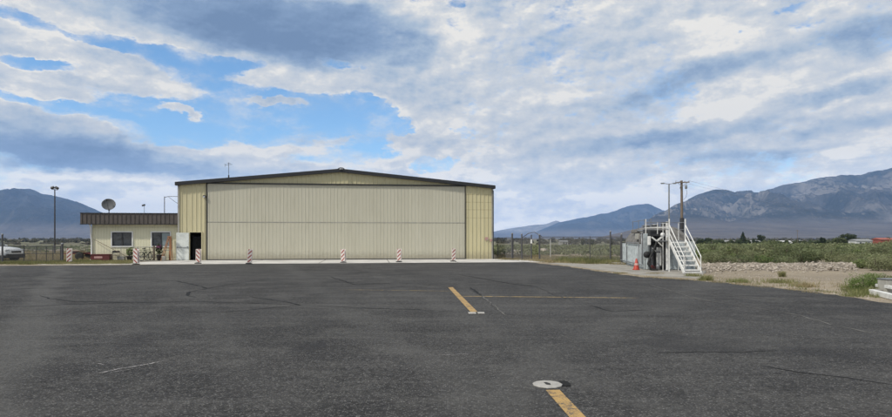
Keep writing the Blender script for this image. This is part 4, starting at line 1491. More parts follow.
# trailer with a wheel behind the left corner
q0 = G(85, 260.0)
tr = thing('utility_trailer', 'low dark red trailer frame parked left of the office corner', 'trailer', (q0.x - 0.15, q0.y, 0.0), 0.1)
mb = MB()
mb.bar((-0.75, -0.6, 0.52), (1.2, -0.6, 0.52), 0.06, 0.10)
mb.bar((-0.75, 0.6, 0.52), (1.2, 0.6, 0.52), 0.06, 0.10)
for x_ in (-0.7, 0.0, 0.6, 1.15):
    mb.bar((x_, -0.6, 0.52), (x_, 0.6, 0.52), 0.05, 0.07)
mb.bar((-0.75, -0.6, 0.5), (-1.5, 0, 0.48), 0.05, 0.07)
mb.bar((-0.75, 0.6, 0.5), (-1.5, 0, 0.48), 0.05, 0.07)
mb.build('frame', M['maroon'], tr)
for sy in (-0.74, 0.74):
    wh = MB().lathe([(0.15, -0.09), (0.29, -0.09), (0.32, -0.05), (0.32, 0.05), (0.29, 0.09), (0.15, 0.09)], (0.1, sy, 0.32), 24, Matrix.Rotation(R(90), 3, 'X')).build('wheel', M['black'], tr)
    MB().lathe([(0.0, -0.07), (0.05, -0.07), (0.06, -0.03), (0.15, -0.05), (0.15, 0.05), (0.0, 0.05)], (0.1, sy, 0.32), 20, Matrix.Rotation(R(90), 3, 'X')).build('rim', M['galv'], wh)
MB().bbox((0.1, -0.74, 0.70), (0.8, 0.22, 0.04), 0.015).build('mudguard', M['maroon'], tr)
MB().tube([(-1.45, 0, 0.0), (-1.45, 0, 0.75)], 0.03, 8).build('jack', M['darkmetal'], tr)
MB().bbox((-0.55, 0.0, 0.62), (0.3, 0.4, 0.14), 0.02).build('toolbox', M['darkmetal'], tr)

# ------------------------------------------------------------------ tie-down covers on the apron
g = G(547.5, 385.8)
td = thing('tie_down_cover', 'round pale concrete cover with a dark slot at the near yellow line', 'tie-down', (g.x, g.y, 0.012))
MB().lathe([(0.0, 0.0), (0.172, 0.0), (0.170, 0.008), (0.155, 0.013), (0.0, 0.014)], (0, 0, 0), 11, smooth=False).build('disc', M['plate'], td)
MB().prism([(-0.022, -0.052, 0.015), (0.026, -0.066, 0.015), (0.030, -0.008, 0.015), (-0.006, 0.052, 0.015), (-0.036, 0.046, 0.015)], (0, 0, 0.003)).build('slot', M['darkroom'], td)
r_ = random.Random(5)
pts = []
for i in range(16):
    a = 2 * math.pi * i / 16
    rr = 0.10 * r_.uniform(0.35, 1.25)
    pts.append((g.x + 0.195 + rr * math.cos(a) * 0.8, g.y + 0.015 + rr * math.sin(a) * 1.5, 0))
sheet('tar_patch', pts, 0.0165, M['tar'])
g = G(472.2, 314.0)
td = thing('tie_down_cover', 'pair of small pale square plates across the far end of the distant yellow dash', 'tie-down', (g.x, g.y, 0.013))
MB().bbox((0, 0, 0.008), (0.17, 0.26, 0.016), 0.004).build('plate', M['plate'], td)
MB().bbox((0.20, 0.02, 0.008), (0.15, 0.24, 0.016), 0.004).build('plate', M['plate'], td)

# ------------------------------------------------------------------ chain-link fences (real wires)
def chainlink(mb, a, b, z0, z1, pitch=0.075, r=0.0032, smax=99999):
    a, b = Vector(a), Vector(b)
    L = (b - a).length
    d = (b - a).normalized()
    n = Vector((-d.y, d.x, 0))
    H = z1 - z0
    k = -H
    vs, fs = [], []
    while k < L:
        for sg in (1, -1):
            s0, s1 = k, k + H
            t0, t1 = max(0, s0), min(L, s1)
            if t1 - t0 > 0.02:
                if sg > 0:
                    p, q_ = (t0, z0 + t0 - s0), (t1, z0 + t1 - s0)
                else:
                    p, q_ = (t0, z1 - (t0 - s0)), (t1, z1 - (t1 - s0))
                o = len(vs)
                for (s_, z_) in (p, q_):
                    c = a + d * s_
                    vs += [(c.x + n.x * r, c.y + n.y * r, z_), (c.x - d.x * r, c.y - d.y * r, z_ + r * sg), (c.x - n.x * r, c.y - n.y * r, z_), (c.x + d.x * r, c.y + d.y * r, z_ - r * sg)]
                fs += [(o + i, o + (i + 1) % 4, o + 4 + (i + 1) % 4, o + 4 + i) for i in range(4)]
        k += pitch
    mb.add(vs, fs)
    return mb


def fence(name, label, pts, h, post_r=0.03, step=3.0, base=0.05, skip=(), mat_='fencepost', tall=None, midrail=False):
    t = thing(name, label, 'fence', (pts[0][0], pts[0][1], 0))
    o0 = Vector((pts[0][0], pts[0][1], 0))
    wires, rails = MB(), MB()
    for a, b in zip(pts[:-1], pts[1:]):
        a, b = Vector((a[0], a[1], 0)) - o0, Vector((b[0], b[1], 0)) - o0
        chainlink(wires, a, b, base, h - 0.02)
        rails.tube([a + Vector((0, 0, h)), b + Vector((0, 0, h))], 0.022, 6)
        if midrail:
            rails.tube([a + Vector((0, 0, h * 0.55)), b + Vector((0, 0, h * 0.55))], 0.020, 6)
            rails.tube([a + Vector((0, 0, base)), b + Vector((0, 0, base))], 0.020, 6)
        n = max(1, round((b - a).length / step))
        for i in range(n + (1 if b == Vector((pts[-1][0], pts[-1][1], 0)) - o0 else 0)):
            p = a.lerp(b, i / n)
            MB().tube([p, p + Vector((0, 0, h + 0.04))], post_r, 8).build('post', M[mat_], t)
    wires.build('wire_mesh', M['fencewire'], t, fix=False)
    rails.build('rail', M[mat_], t)
    return t


def tall_post(label, p, h, r=0.05, m='fencepost', cap=True):
    t = thing('gate_post', label, 'post', (p[0], p[1], 0))
    MB().tube([(0, 0, 0), (0, 0, h)], r, 10).build('shaft', M[m], t)
    if cap:
        MB().lathe([(r * 1.25, 0), (r * 1.25, 0.03), (r * 0.8, 0.07), (0.0, 0.085)], (0, 0, h - 0.03), 10).build('cap', M['galv'], t)
    return t


# to the right of the hangar
def at(px, Y):
    return ((px - CX) / F * Y, Y)


f1 = at(497.5, 50.5)
f2 = at(511.5, 47.2)
fence('chain_link_fence', 'short run of chain-link fence from the hangar corner to the tall gate post', [f1, f2], 1.72)
tall_post('tall dark gate post nearest the hangar corner, on its right', at(512.2, 46.8), 2.05, 0.065)
# personnel gate with white sign and a bent wire truss above
ga, gb = at(521.5, 46.0), at(531.5, 45.6)
tall_post('tall dark post in the fence left of the small gate with the white sign', at(521.8, 46.1), 2.0, 0.05)
fence('chain_link_fence', 'chain-link panel between the two tall dark posts left of the small gate', [at(513.2, 46.8), at(521.2, 46.2)], 1.55)
gt = thing('gate', 'small chain-link gate with a white notice and bent pipe above it', 'gate', (ga[0], ga[1], 0))
gv = Vector((gb[0] - ga[0], gb[1] - ga[1], 0))
mb = MB()
mb.tube([gv * 0.08 + Vector((0, 0, 0.1)), gv * 0.08 + Vector((0, 0, 1.75)), gv * 0.95 + Vector((0, 0, 1.75)), gv * 0.95 + Vector((0, 0, 0.1)), gv * 0.08 + Vector((0, 0, 0.1))], 0.022, 6)
mb.build('frame', M['fencepost'], gt)
MB().tube([gv * 0.05 + Vector((0, 0, 1.72)), gv * 0.7 + Vector((0, 0, 2.05)), gv * 1.3 + Vector((0, 0, 2.14)), gv * 2.0 + Vector((0, 0, 1.82))], 0.028, 6).build('bent_pipe', M['fencepost'], gt)
wm = MB()
chainlink(wm, gv * 0.08, gv * 0.95, 0.1, 1.74)
wm.build('wire_mesh', M['fencewire'], gt, fix=False)
MB().bbox(gv * 0.97 + Vector((0, -0.05, 1.44)), (0.14, 0.015, 0.30), 0.003).build('notice', M['signwhite'], gt)
for k_ in (0.04, 0.985):
    MB().tube([gv * k_, gv * k_ + Vector((0, 0, 1.95))], 0.045, 8).build('post', M['fencepost'], gt)
pp = at(539.5, 45.2)
tall_post('tall dark gate post at the right end of the bent pipe', pp, 1.95, 0.06)
fence('chain_link_fence', 'long chain-link fence from the gate to the fuel tank', [at(540, 45.2), at(590, 42.0), at(620.5, 40.2)], 1.78, step=3.1)
tall_post('tall dark post rising above the long fence midway to the tank', at(610.4, 40.6), 2.15, 0.05)
tall_post('dark post of the fence beside the left end of the tank', at(621.5, 39.3), 1.95, 0.05)
# pale stake in the field
pk = at(550.5, 52)
tag(MB().tube([(pk[0], pk[1], 0), (pk[0], pk[1], 1.6)], 0.03, 6).build('marker_stake', M['signwhite']), 'thin pale stake just behind the long fence', 'stake')
# far perimeter fence posts
# left: swing gate in front of the car
lt = thing('gate', 'wide chain-link vehicle gate before the white car, with three rails', 'gate', (*at(24, 41.5), 0))
o0 = Vector((*at(24, 41.5), 0))
e0 = Vector((*at(61, 42.0), 0)) - o0
mb = MB()
for z_ in (0.10, 0.62, 1.12):
    mb.tube([Vector((0, 0, z_)), e0 + Vector((0, 0, z_))], 0.024, 6)
mb.build('rail', M['fencepost'], lt)
for k_ in (0.0, 0.33, 0.6, 0.78, 0.985):
    MB().tube([e0 * k_ + Vector((0, 0, 0.02)), e0 * k_ + Vector((0, 0, 1.15 if k_ in (0, .33, .985) else 1.12))], 0.026, 6).build('upright', M['fencepost'], lt)
wm = MB()
chainlink(wm, Vector((0, 0, 0)), e0, 0.1, 1.12)
wm.build('wire_mesh', M['fencewire'], lt, fix=False)
tall_post('thick dark gate post between the vehicle gate and the grass-strip barricade', at(62.3, 42.0), 1.30, 0.075)
tall_post('tall dark gate post before the side of the white car', at(2.4, 40.5), 1.95, 0.055)
fence('chain_link_fence', 'chain-link fence before the white car, left of the vehicle gate', [at(-90, 39.5), at(2.2, 40.5), at(24, 41.4)], 1.15, step=2.4)
fence('wire_fence', 'low wire fence across the tan field behind the car and the gate', [at(-160, 74), at(20, 74), at(88, 74)], 1.1, step=4.2)

# ------------------------------------------------------------------ poles
def P_at(px, Y):
    return (*at(px, Y), 0.0)


lp = thing('flood_light_pole', 'tall slim pole with twin floodlights standing in the field left of the office', 'light pole', P_at(54.8, 62))
MB().tube([(0, 0, 0), (0, 0, 6.75)], 0.075, 10, r2=0.05).build('pole', M['darkmetal'], lp)
MB().tube([(-0.22, 0, 6.72), (0.30, 0, 6.66)], 0.03, 6).build('cross_arm', M['darkmetal'], lp)
for sx, tl in ((-0.18, -20), (0.26, 25)):
    fl = MB().bbox((sx, -0.08, 6.92 - abs(sx) * 0.2), (0.34, 0.24, 0.22), 0.04, rot=Matrix.Rotation(R(tl), 3, 'Y') @ Matrix.Rotation(R(-35), 3, 'X')).build('floodlight', M['darkmetal'], lp)

lp = thing('street_lamp', 'slim grey light pole with two lamp arms, left of the wooden utility pole', 'light pole', P_at(669, 58))
MB().tube([(0, 0, 0), (0, 0, 6.95)], 0.095, 10, r2=0.06).build('pole', M['galv'], lp)
MB().tube([(-0.48, 0, 6.98), (0, 0, 6.90), (0.42, 0, 6.98)], 0.028, 6).build('arm', M['galv'], lp)
for sx in (-0.62, 0.54):
    hd = MB().bbox((sx, 0, 6.99), (0.36, 0.20, 0.09), 0.035).build('lamp_head', M['galv'], lp)
    MB().bbox((sx, 0, 6.935), (0.24, 0.15, 0.03), 0.01).build('lens', M['lamp_lens'], hd)

UY = 78.0
ux, uy = at(681.6, UY)
up_ = thing('utility_pole', 'wooden utility pole with one crossarm, tallest thing behind the tank stairs', 'utility pole', (ux, uy, 0))
zt = EYE + (HY - 180.5) * UY / F
MB().tube([(0.06, 0, 0), (0, 0, zt)], 0.20, 12, r2=0.14).build('pole', M['wood'], up_)
MB().tube([(-0.03, -0.1, 0.6), (0, -0.12, 4.3)], 0.27, 10).build('cable_guard', M['darkmetal'], up_)
MB().bar((-0.88, -0.17, zt - 0.30), (0.95, -0.17, zt - 0.22), 0.10, 0.13).build('crossarm', M['wood'], up_)
mb = MB()
mb.bar((-0.55, -0.19, zt - 0.34), (0.0, -0.19, zt - 0.85), 0.03, 0.04)
mb.bar((0.55, -0.19, zt - 0.34), (0.0, -0.19, zt - 0.85), 0.03, 0.04)
mb.build('brace', M['galv'], up_)
for x_ in (-0.82, -0.25, 0.35, 0.86):
    MB().lathe([(0.015, 0), (0.015, 0.05), (0.055, 0.07), (0.035, 0.11), (0.05, 0.14), (0.0, 0.19)], (x_, -0.17, zt - 0.22), 8).build('insulator', M['ceramic'], up_)
MB().lathe([(0.0, 0), (0.13, 0.02), (0.15, 0.05), (0.15, 0.42), (0.12, 0.48), (0.0, 0.52)], (0.50, -0.20, zt - 1.10), 12).build('transformer', M['galv'], up_)
mb = MB()
mb.tube([(0.50, -0.20, zt - 0.60), (0.58, -0.25, zt - 0.4), (0.62, -0.17, zt - 0.28)], 0.018, 5)
mb.tube([(0.52, -0.2, zt - 1.10), (0.62, -0.2, zt - 1.6), (0.52, -0.1, zt - 2.2), (0.2, -0.1, zt - 2.5)], 0.02, 5)
mb.tube([(-0.2, -0.2, zt - 0.8), (-0.3, -0.22, zt - 1.05)], 0.05, 6)
mb.build('drop_wire', M['darkmetal'], up_)
for j, (dx, z1_) in enumerate(((-0.82, 6.5), (0.86, 6.5))):
    far = Vector((*at(905, 330), 9.0))
    pts = []
    a_ = Vector((ux + dx, uy - 0.17, zt - 0.03))
    b_ = Vector((far.x + dx, far.y, 9.4))
    for i in range(25):
        t_ = i / 24
        p_ = a_.lerp(b_, t_)
        p_.z -= 7.5 * t_ * (1 - t_)
        pts.append(p_)
    tag(MB().tube(pts, 0.009, 4).build('power_line', M['darkmetal']),
        'upper power line sagging away right from the wooden utility pole' if j else 'lower power line sagging away right from the wooden utility pole', 'power line')
for (px, Y, ht, lb) in ((797.5, 240, 5.0, 'distant thin pole standing between the pale sheds beyond the scrub'), (905, 330, 9.5, 'far wooden power pole at the right edge beyond the scrub')):
    t = thing('distant_pole', lb, 'utility pole', P_at(px, Y))
    MB().tube([(0, 0, -3), (0, 0, ht)], 0.12, 6, r2=0.08).build('shaft', M['wood'], t)
    MB().box((0, 0, ht - 0.4), (1.6, 0.12, 0.12)).build('crossarm', M['wood'], t)

# ------------------------------------------------------------------ fuel tank, pump rack, platform stairs
TY = 31.4
TX0 = at(645, 32.0)[0]
tk = thing('fuel_tank', 'long weathered grey fuel tank in a pale blue steel skirt behind the white stairs', 'tank', (TX0, 32.0, 0), -math.atan2(1.1, 8.0))
TW, TL = 2.55, 8.0
prof = [(0.05, 0.0), (0.5, 0.04), (0.95, 0.16), (1.16, 0.36), (1.22, 0.7), (1.22, TL - 0.9), (1.12, TL - 0.5), (0.8, TL - 0.15), (0.4, TL - 0.02), (0.05, TL)]
MB().lathe(prof, (TW / 2, 0.1, 1.14), 40, Matrix.Rotation(R(-90), 3, 'X')).build('barrel', M['tanktop'], tk)
# ribbed skirt: left side, then the near end in two sheets
sk = MB()
ribs(sk, 0.0, TL, 0.04, 1.36, 0.0, 0.30, 0.05, 0.03)
M90 = Matrix.Rotation(R(-90), 3, 'Z')
sk.v = [tuple(M90 @ Vector(v) + Vector((-0.02, TL, 0))) for v in sk.v]
sk.build('skirt', M['blueskirt'], tk)
sk = MB()
ribs(sk, 1.28, TW, 0.04, 1.52, -0.02, 0.26, 0.05, 0.03)
sk.build('end_skirt', M['blueskirt'], tk)
sk = MB()
ribs(sk, 0.0, 0.28, 0.04, 1.9, -0.02, 0.26, 0.05, 0.03)
sk.build('end_skirt', M['blueskirt'], tk)
MB().box((TW, TL / 2, 0.70), (0.04, TL, 1.32)).build('skirt', M['blueskirt'], tk)
MB().bbox((0.10, 0.9, 1.62), (0.28, 1.5, 0.45), 0.04).build('weathered_hood', M['tanktop'], tk)
MB().bbox((0.06, 2.6, 1.78), (0.12, 1.0, 0.34), 0.03).build('side_plate', M['greytrim'], tk)
for k_ in range(3):
    MB().lathe([(0.20, 0), (0.20, 0.12), (0.25, 0.12), (0.25, 0.17), (0.05, 0.20), (0.0, 0.20)], (TW / 2, 1.2 + 2.6 * k_, 2.33), 14).build('manhole', M['galv'], tk)
MB().bbox((0.30, 0.55, 2.02), (0.55, 0.5, 0.30), 0.03).build('valve_box', M['darkmetal'], tk)
MB().bbox((0.42, 4.6, 2.10), (0.5, 1.6, 0.22), 0.04).build('valve_box', M['tanktop'], tk)
mb = MB()
mb.tube([(-0.10, 0.3, 0.3), (-0.10, 0.3, 1.5), (-0.06, 0.6, 1.9), (0.25, 1.4, 2.1), (0.3, 5.5, 2.15)], 0.045, 8)
mb.tube([(-0.12, 1.2, 0.15), (-0.12, 1.2, 1.42), (-0.12, 5.2, 1.42), (-0.12, 5.2, 0.15)], 0.03, 6)
mb.tube([(-0.14, 0.1, 0.25), (-0.14, 7.6, 0.25)], 0.035, 6)
mb.build('pipework', M['galv'], tk)
for y_ in (0.25, 2.0, 3.9, 5.9):
    MB().tube([(0.35, y_, 2.0), (0.35, y_, 2.75)], 0.018, 6).build('rail_post', M['galv'], tk)
MB().tube([(0.35, 0.25, 2.72), (0.35, 5.9, 2.72)], 0.016, 6).build('rail', M['galv'], tk)
for k_ in range(3):
    MB().box((TW / 2, 1.0 + 3.0 * k_, 0.20), (1.6, 0.3, 0.42)).build('saddle', M['oldconcrete'], tk)

# pump rack in front of the tank
rx0, rx1 = at(644.5, TY)[0], at(667, TY)[0]
rk = thing('pump_rack', 'cluttered dark fuel pump rack with white panels before the tank', 'fuel pump', (rx0, TY, 0.016))
w_ = rx1 - rx0
px_ = lambda p: at(p, TY)[0] - rx0
pz_ = lambda p: EYE + (HY - p) * TY / F
mb = MB()
for x_ in (px_(650), px_(664.6)):
    for y_ in (0.0, 0.7):
        mb.box((x_, y_, 1.02), (0.06, 0.06, 2.04))
for z_ in (pz_(247), pz_(231), pz_(241)):
    mb.box(((px_(650) + px_(664.6)) / 2, 0.0, z_), (px_(664.6) - px_(650), 0.07, 0.06))
    mb.box(((px_(650) + px_(664.6)) / 2, 0.7, z_), (px_(664.6) - px_(650), 0.07, 0.06))
mb.build('frame', M['darkmetal'], rk)
mb = MB()
mb.bbox(((px_(650.5) + px_(664)) / 2, 0.30, (pz_(231) + pz_(236.5)) / 2), (px_(664) - px_(650.5), 0.5, pz_(231) - pz_(236.5)), 0.02)
mb.build('control_cabinet', M['darkmetal'], rk)
MB().box(((px_(650.5) + px_(664)) / 2, 0.66, 1.0), (px_(664) - px_(650.5), 0.03, 1.9)).build('dark_void_sheet', M['darkroom'], rk)  # near-black sheet standing in for the shaded voids behind the pumps
MB().bbox((px_(647), 0.25, 1.25), (px_(649.5) - px_(645), 0.03, 1.35), 0.01).build('end_panel', M['blueskirt'], rk)
MB().bbox((px_(648.6), -0.08, pz_(241)), (0.14, 0.14, 0.46), 0.02).build('meter_box', M['white'], rk)
MB().bbox((px_(660), 0.18, pz_(257)), (0.20, 0.24, 0.96), 0.02).build('pump_column', M['white'], rk)
mb = MB()
mb.bar((px_(651.5), -0.02, pz_(237.5)), (px_(656.5), -0.02, pz_(241.5)), 0.10, 0.07)
mb.bar((px_(662.0), -0.02, pz_(237.0)), (px_(656.5), -0.02, pz_(241.5)), 0.10, 0.07)
mb.bar((px_(656.5), -0.02, pz_(241.5)), (px_(662.5), -0.02, pz_(246.5)), 0.06, 0.06)
mb.build('pipe_fitting', M['white'], rk)
MB().lathe([(0.0, 0), (0.09, 0.0), (0.11, 0.03), (0.11, 0.09), (0.0, 0.11)], (px_(662.2), 0.0, pz_(235)), 16, Matrix.Rotation(R(90), 3, 'X')).build('gauge', M['signwhite'], rk)
MB().lathe([(0.0, 0), (0.16, 0.0), (0.17, 0.02), (0.17, 0.14), (0.0, 0.16)], (px_(646.4), 0.0, pz_(255)), 18, Matrix.Rotation(R(90), 3, 'X')).build('hose_reel', M['black'], rk)
mb = MB()
mb.tube([(px_(656.5), -0.06, pz_(242)), (px_(652), -0.2, pz_(251)), (px_(648), -0.3, pz_(258)), (px_(645.8), -0.35, pz_(264)), (px_(649), -0.4, 0.05), (px_(655), -0.4, 0.04)], 0.055, 8)
mb.tube([(px_(663), -0.03, pz_(246)), (px_(664.5), -0.15, pz_(256)), (px_(662), -0.15, 0.20), (px_(658), -0.10, 0.10), (px_(653.5), -0.05, 0.25), (px_(653), 0.1, pz_(252))], 0.035, 8)
mb.build('hose', M['black'], rk)
mb = MB()
mb.tube([(px_(653.5), 0.2, 0.15), (px_(653.5), 0.2, pz_(247))], 0.05, 8)
mb.build('pipe', M['galv'], rk)
MB().bbox((px_(653), 0.05, 0.14), (0.22, 0.26, 0.24), 0.03).build('motor', M['maroon'], rk)
MB().lathe([(0.0, 0), (0.10, 0.0), (0.10, 0.26), (0.08, 0.30), (0.0, 0.31)], (px_(657.2), -0.12, 0.0), 14).build('filter', M['galv'], rk)
MB().box((px_(657.5), 0.0, pz_(252.5)), (0.30, 0.03, 0.05)).build('shelf', M['darkmetal'], rk)
MB().tube([(px_(652), -0.04, pz_(248.5)), (px_(656), -0.06, pz_(252))], 0.025, 6).build('nozzle', M['signwhite'], rk)
MB().tube([(px_(645.3), 0.1, pz_(228)), (px_(667), 0.1, pz_(228))], 0.03, 6).build('top_pipe', M['white'], rk)

# platform and stairs
sY0, sY1 = 28.5, 30.0             # foot and head of the stairs
sxl0, sxl1 = at(669.3, sY1)[0], at(684.0, sY0)[0]
st = thing('platform_stairs', 'white steel stairs with handrails climbing to the tank platform', 'stairs', (sxl1, sY0, 0.0))
wid = 0.80
bx0 = 0.0
tx_ = sxl0 - sxl1
TZ = EYE + (HY - 240.5) * sY1 / F
foot_l, foot_r = Vector((0, 0, 0.05)), Vector((wid, 0, 0.05))
head_l, head_r = Vector((tx_, sY1 - sY0, TZ)), Vector((tx_ + wid, sY1 - sY0, TZ))
for a_, b_ in ((foot_l, head_l), (foot_r, head_r)):
    MB().bar(a_, b_, 0.05, 0.15).build('stringer', M['white'], st)
n = 7
for i in range(n):
    t_ = (i + 0.6) / n
    c_ = (foot_l.lerp(head_l, t_) + foot_r.lerp(head_r, t_)) / 2
    mb = MB()
    for j in range(3):
        mb.box((c_.x, c_.y - 0.08 + 0.08 * j, c_.z), (wid - 0.05, 0.05, 0.035))
    mb.box((c_.x, c_.y - 0.115, c_.z - 0.01), (wid - 0.05, 0.012, 0.06))
    mb.build('tread', M['white'], st)
RH = 0.78
for a_, b_, nm in ((foot_l, head_l, 0), (foot_r, head_r, 1)):
    a2, b2 = a_ + Vector((0, 0, RH)), b_ + Vector((0, 0, RH))
    mb = MB()
    mb.tube([a2 + Vector((0, -0.02, -0.05)), a2, b2], 0.024, 8)
    mb.tube([a_ + Vector((0, 0, RH * 0.5)), b_ + Vector((0, 0, RH * 0.5))], 0.020, 8)
    mb.build('handrail', M['white'], st)
    MB().tube([a_ - Vector((0, 0, 0.05)), a2], 0.026, 8).build('newel', M['white'], st)
    MB().tube([b_ - Vector((0, 0, TZ)), b2 + Vector((0, 0, 0.30))], 0.034, 8).build('newel', M['white'], st)
MB().box((wid / 2, -0.03, 0.06), (wid + 0.1, 0.06, 0.06)).build('foot_bar', M['white'], st)

pf = thing('tank_platform', 'white railed platform deck over the fuel tank at the head of the stairs', 'platform', (sxl0, sY1 + 0.02, 0.0))
pw = wid
MB().box((pw / 2, 0.90, TZ - 0.03), (pw + 0.1, 1.76, 0.05)).build('deck', M['galv'], pf)
mb = MB()
zz = EYE + (HY - 222.3) * sY1 / F
xl = at(646, sY1)[0] - sxl0
mb.tube([(xl, 0.0, zz - 0.02), (0.0, 0.0, zz), (0.0, 0.85, zz), (pw, 0.85, zz), (pw, 0, zz)], 0.018, 6)
mb.tube([(xl, 0.0, zz - 0.38), (0.0, 0.0, zz - 0.36), (0.0, 0.85, zz - 0.36), (pw, 0.85, zz - 0.36), (pw, 0, zz - 0.36)], 0.014, 6)
mb.build('guard_rail', M['galv'], pf)
for x_, y_ in ((xl, 0), (xl / 2, 0), (0, 0.85), (pw, 0.85)):
    z_ = zz + (0.16 if x_ == xl else 0.0)
    zb = 1.9 if x_ < -0.3 else 0.0
    MB().tube([(x_, y_, zb), (x_, y_, z_)], 0.025 if x_ == xl else 0.018, 6).build('post', M['white'], pf)
# tall white bollard-like column
bx_, by_ = at(667.2, 31.0)
mb = thing('bollard_column', 'thick white upright post between the pump rack and the stairs', 'post', (bx_, by_, 0.016))
MB().tube([(0, 0, 0), (0, 0, EYE + (HY - 222) * 31.0 / F)], 0.07, 12).build('shaft', M['white'], mb)
MB().bbox((0.03, -0.1, 1.62), (0.16, 0.12, 0.22), 0.02).build('junction_box', M['greytrim'], mb)
MB().box((0, 0, 0.02), (0.26, 0.26, 0.03)).build('base_plate', M['galv'], mb)
# fuel line on the ground and a low kerb piece
pl = [G(604, 263.6), G(622, 264.6), G(646, 265.6)]
tag(MB().tube([(p.x, p.y, 0.07) for p in pl], 0.055, 8).build('ground_pipe', M['oldconcrete']), 'pale pipe lying on the ground along the back of the concrete pad', 'pipe')

# red cones by the rack
def cone(label, px, py, h, tilt):
    g = G(px, py)
    c = thing('traffic_cone', label, 'traffic cone', (g.x, g.y, 0.016), 0.3)
    MB().bbox((0, 0, 0.02), (0.30, 0.30, 0.035), 0.012).build('base', M['redplastic'], c)
    MB().lathe([(0.155, 0.035), (0.045, h - 0.02), (0.03, h), (0.0, h)], (0, 0, 0), 20).build('cone_body', M['redplastic'], c)
    rr = lambda z: 0.155 + (0.045 - 0.155) * (z - 0.035) / (h - 0.055) + 0.004
    MB().lathe([(rr(h * 0.42), h * 0.42), (rr(h * 0.60), h * 0.60)], (0, 0, 0), 20).build('reflective_band', M['reflector'], c)
    c.rotation_euler = (0, R(tilt), 0.3)
    return c


cone('faded red traffic cone standing on the concrete pad left of the pump rack', 636.3, 270.3, 0.60, 1)

# ------------------------------------------------------------------ the white car
cx0, cy0 = at(25.2, 43.4)
car = thing('parked_car', 'white suv at the left edge, its front half showing behind the fence', 'car', (cx0 - 2.85, cy0, 0.0), R(-4))
# sections along the length: x, z bottom, z belt, half width low, half width belt
secs = [(2.34, 0.42, 0.70, 0.62, 0.60), (2.28, 0.30, 0.86, 0.80, 0.74), (2.05, 0.26, 0.96, 0.90, 0.82), (1.6, 0.25, 1.02, 0.93, 0.86),
        (1.10, 0.25, 1.07, 0.93, 0.88), (0.9, 0.25, 1.09, 0.93, 0.89), (0.0, 0.25, 1.11, 0.93, 0.90), (-1.2, 0.25, 1.13, 0.93, 0.90), (-2.0, 0.28, 1.12, 0.91, 0.87), (-2.28, 0.38, 1.05, 0.84, 0.80)]
vs, fs = [], []
for (x_, zb, zt_, wl_, wb) in secs:
    ring = [(-wl_ * 0.9, zb), (-wl_, zb + 0.12), (-wl_, zb + (zt_ - zb) * 0.55), (-wb * 1.0, zt_ - 0.10), (-wb * 0.82, zt_), (0, zt_ + 0.03),
            (wb * 0.82, zt_), (wb * 1.0, zt_ - 0.10), (wl_, zb + (zt_ - zb) * 0.55), (wl_, zb + 0.12), (wl_ * 0.9, zb)]
    vs += [(x_, y_, z_) for (y_, z_) in ring]
m_ = 11
for i in range(len(secs) - 1):
    for k in range(m_):
        k2 = (k + 1) % m_
        fs.append((i * m_ + k, i * m_ + k2, (i + 1) * m_ + k2, (i + 1) * m_ + k))
fs.append(tuple(range(m_)))
fs.append(tuple(reversed(range((len(secs) - 1) * m_, len(secs) * m_))))
b_ = MB().add(vs, fs, True)
# cabin
cab = [(0.95, 1.08, 0.86), (0.55, 1.36, 0.76), (0.20, 1.56, 0.68), (-0.4, 1.64, 0.66), (-1.4, 1.60, 0.66), (-1.95, 1.42, 0.70), (-2.2, 1.10, 0.80)]
vs, fs = [], []
for (x_, zt_, wt_) in cab:
    for (y_, z_) in ((-0.87, 1.06), (-wt_, zt_ - 0.05), (-wt_ * 0.8, zt_), (wt_ * 0.8, zt_), (wt_, zt_ - 0.05), (0.87, 1.06)):
        vs.append((x_, y_, z_))
for i in range(len(cab) - 1):
    for k in range(5):
        fs.append((i * 6 + k, i * 6 + k + 1, (i + 1) * 6 + k + 1, (i + 1) * 6 + k))
b_.add(vs, fs, True)
b_.build('body', M['carpaint'], car)
# side glass, slightly proud
for sy in (-1, 1):
    mb = MB()
    mb.prism([(0.78, 0.885 * sy, 1.12), (0.46, 0.80 * sy, 1.34), (0.16, 0.735 * sy, 1.50), (-0.45, 0.72 * sy, 1.54), (-0.45, 0.88 * sy, 1.14)], (0, 0.012 * sy, 0.004))
    mb.prism([(-0.55, 0.88 * sy, 1.14), (-0.55, 0.72 * sy, 1.54), (-1.35, 0.72 * sy, 1.52), (-1.85, 0.78 * sy, 1.36), (-1.95, 0.86 * sy, 1.16)], (0, 0.012 * sy, 0.004))
    mb.build('side_window', M['glass'], car)
MB().prism([(0.90, -0.74, 1.135), (0.90, 0.74, 1.135), (0.26, 0.60, 1.56), (0.26, -0.60, 1.56)], (0.012, 0, 0.014)).build('windscreen', M['glass'], car)
mb = MB()
mb.bbox((2.24, 0, 0.42), (0.24, 1.66, 0.30), 0.05)
mb.bbox((1.98, -0.90, 0.36), (0.5, 0.06, 0.22), 0.02)
mb.bbox((1.98, 0.90, 0.36), (0.5, 0.06, 0.22), 0.02)
mb.build('bumper', M['black'], car)
MB().bbox((2.31, 0, 0.70), (0.08, 0.9, 0.16), 0.02).build('grille', M['darkmetal'], car)
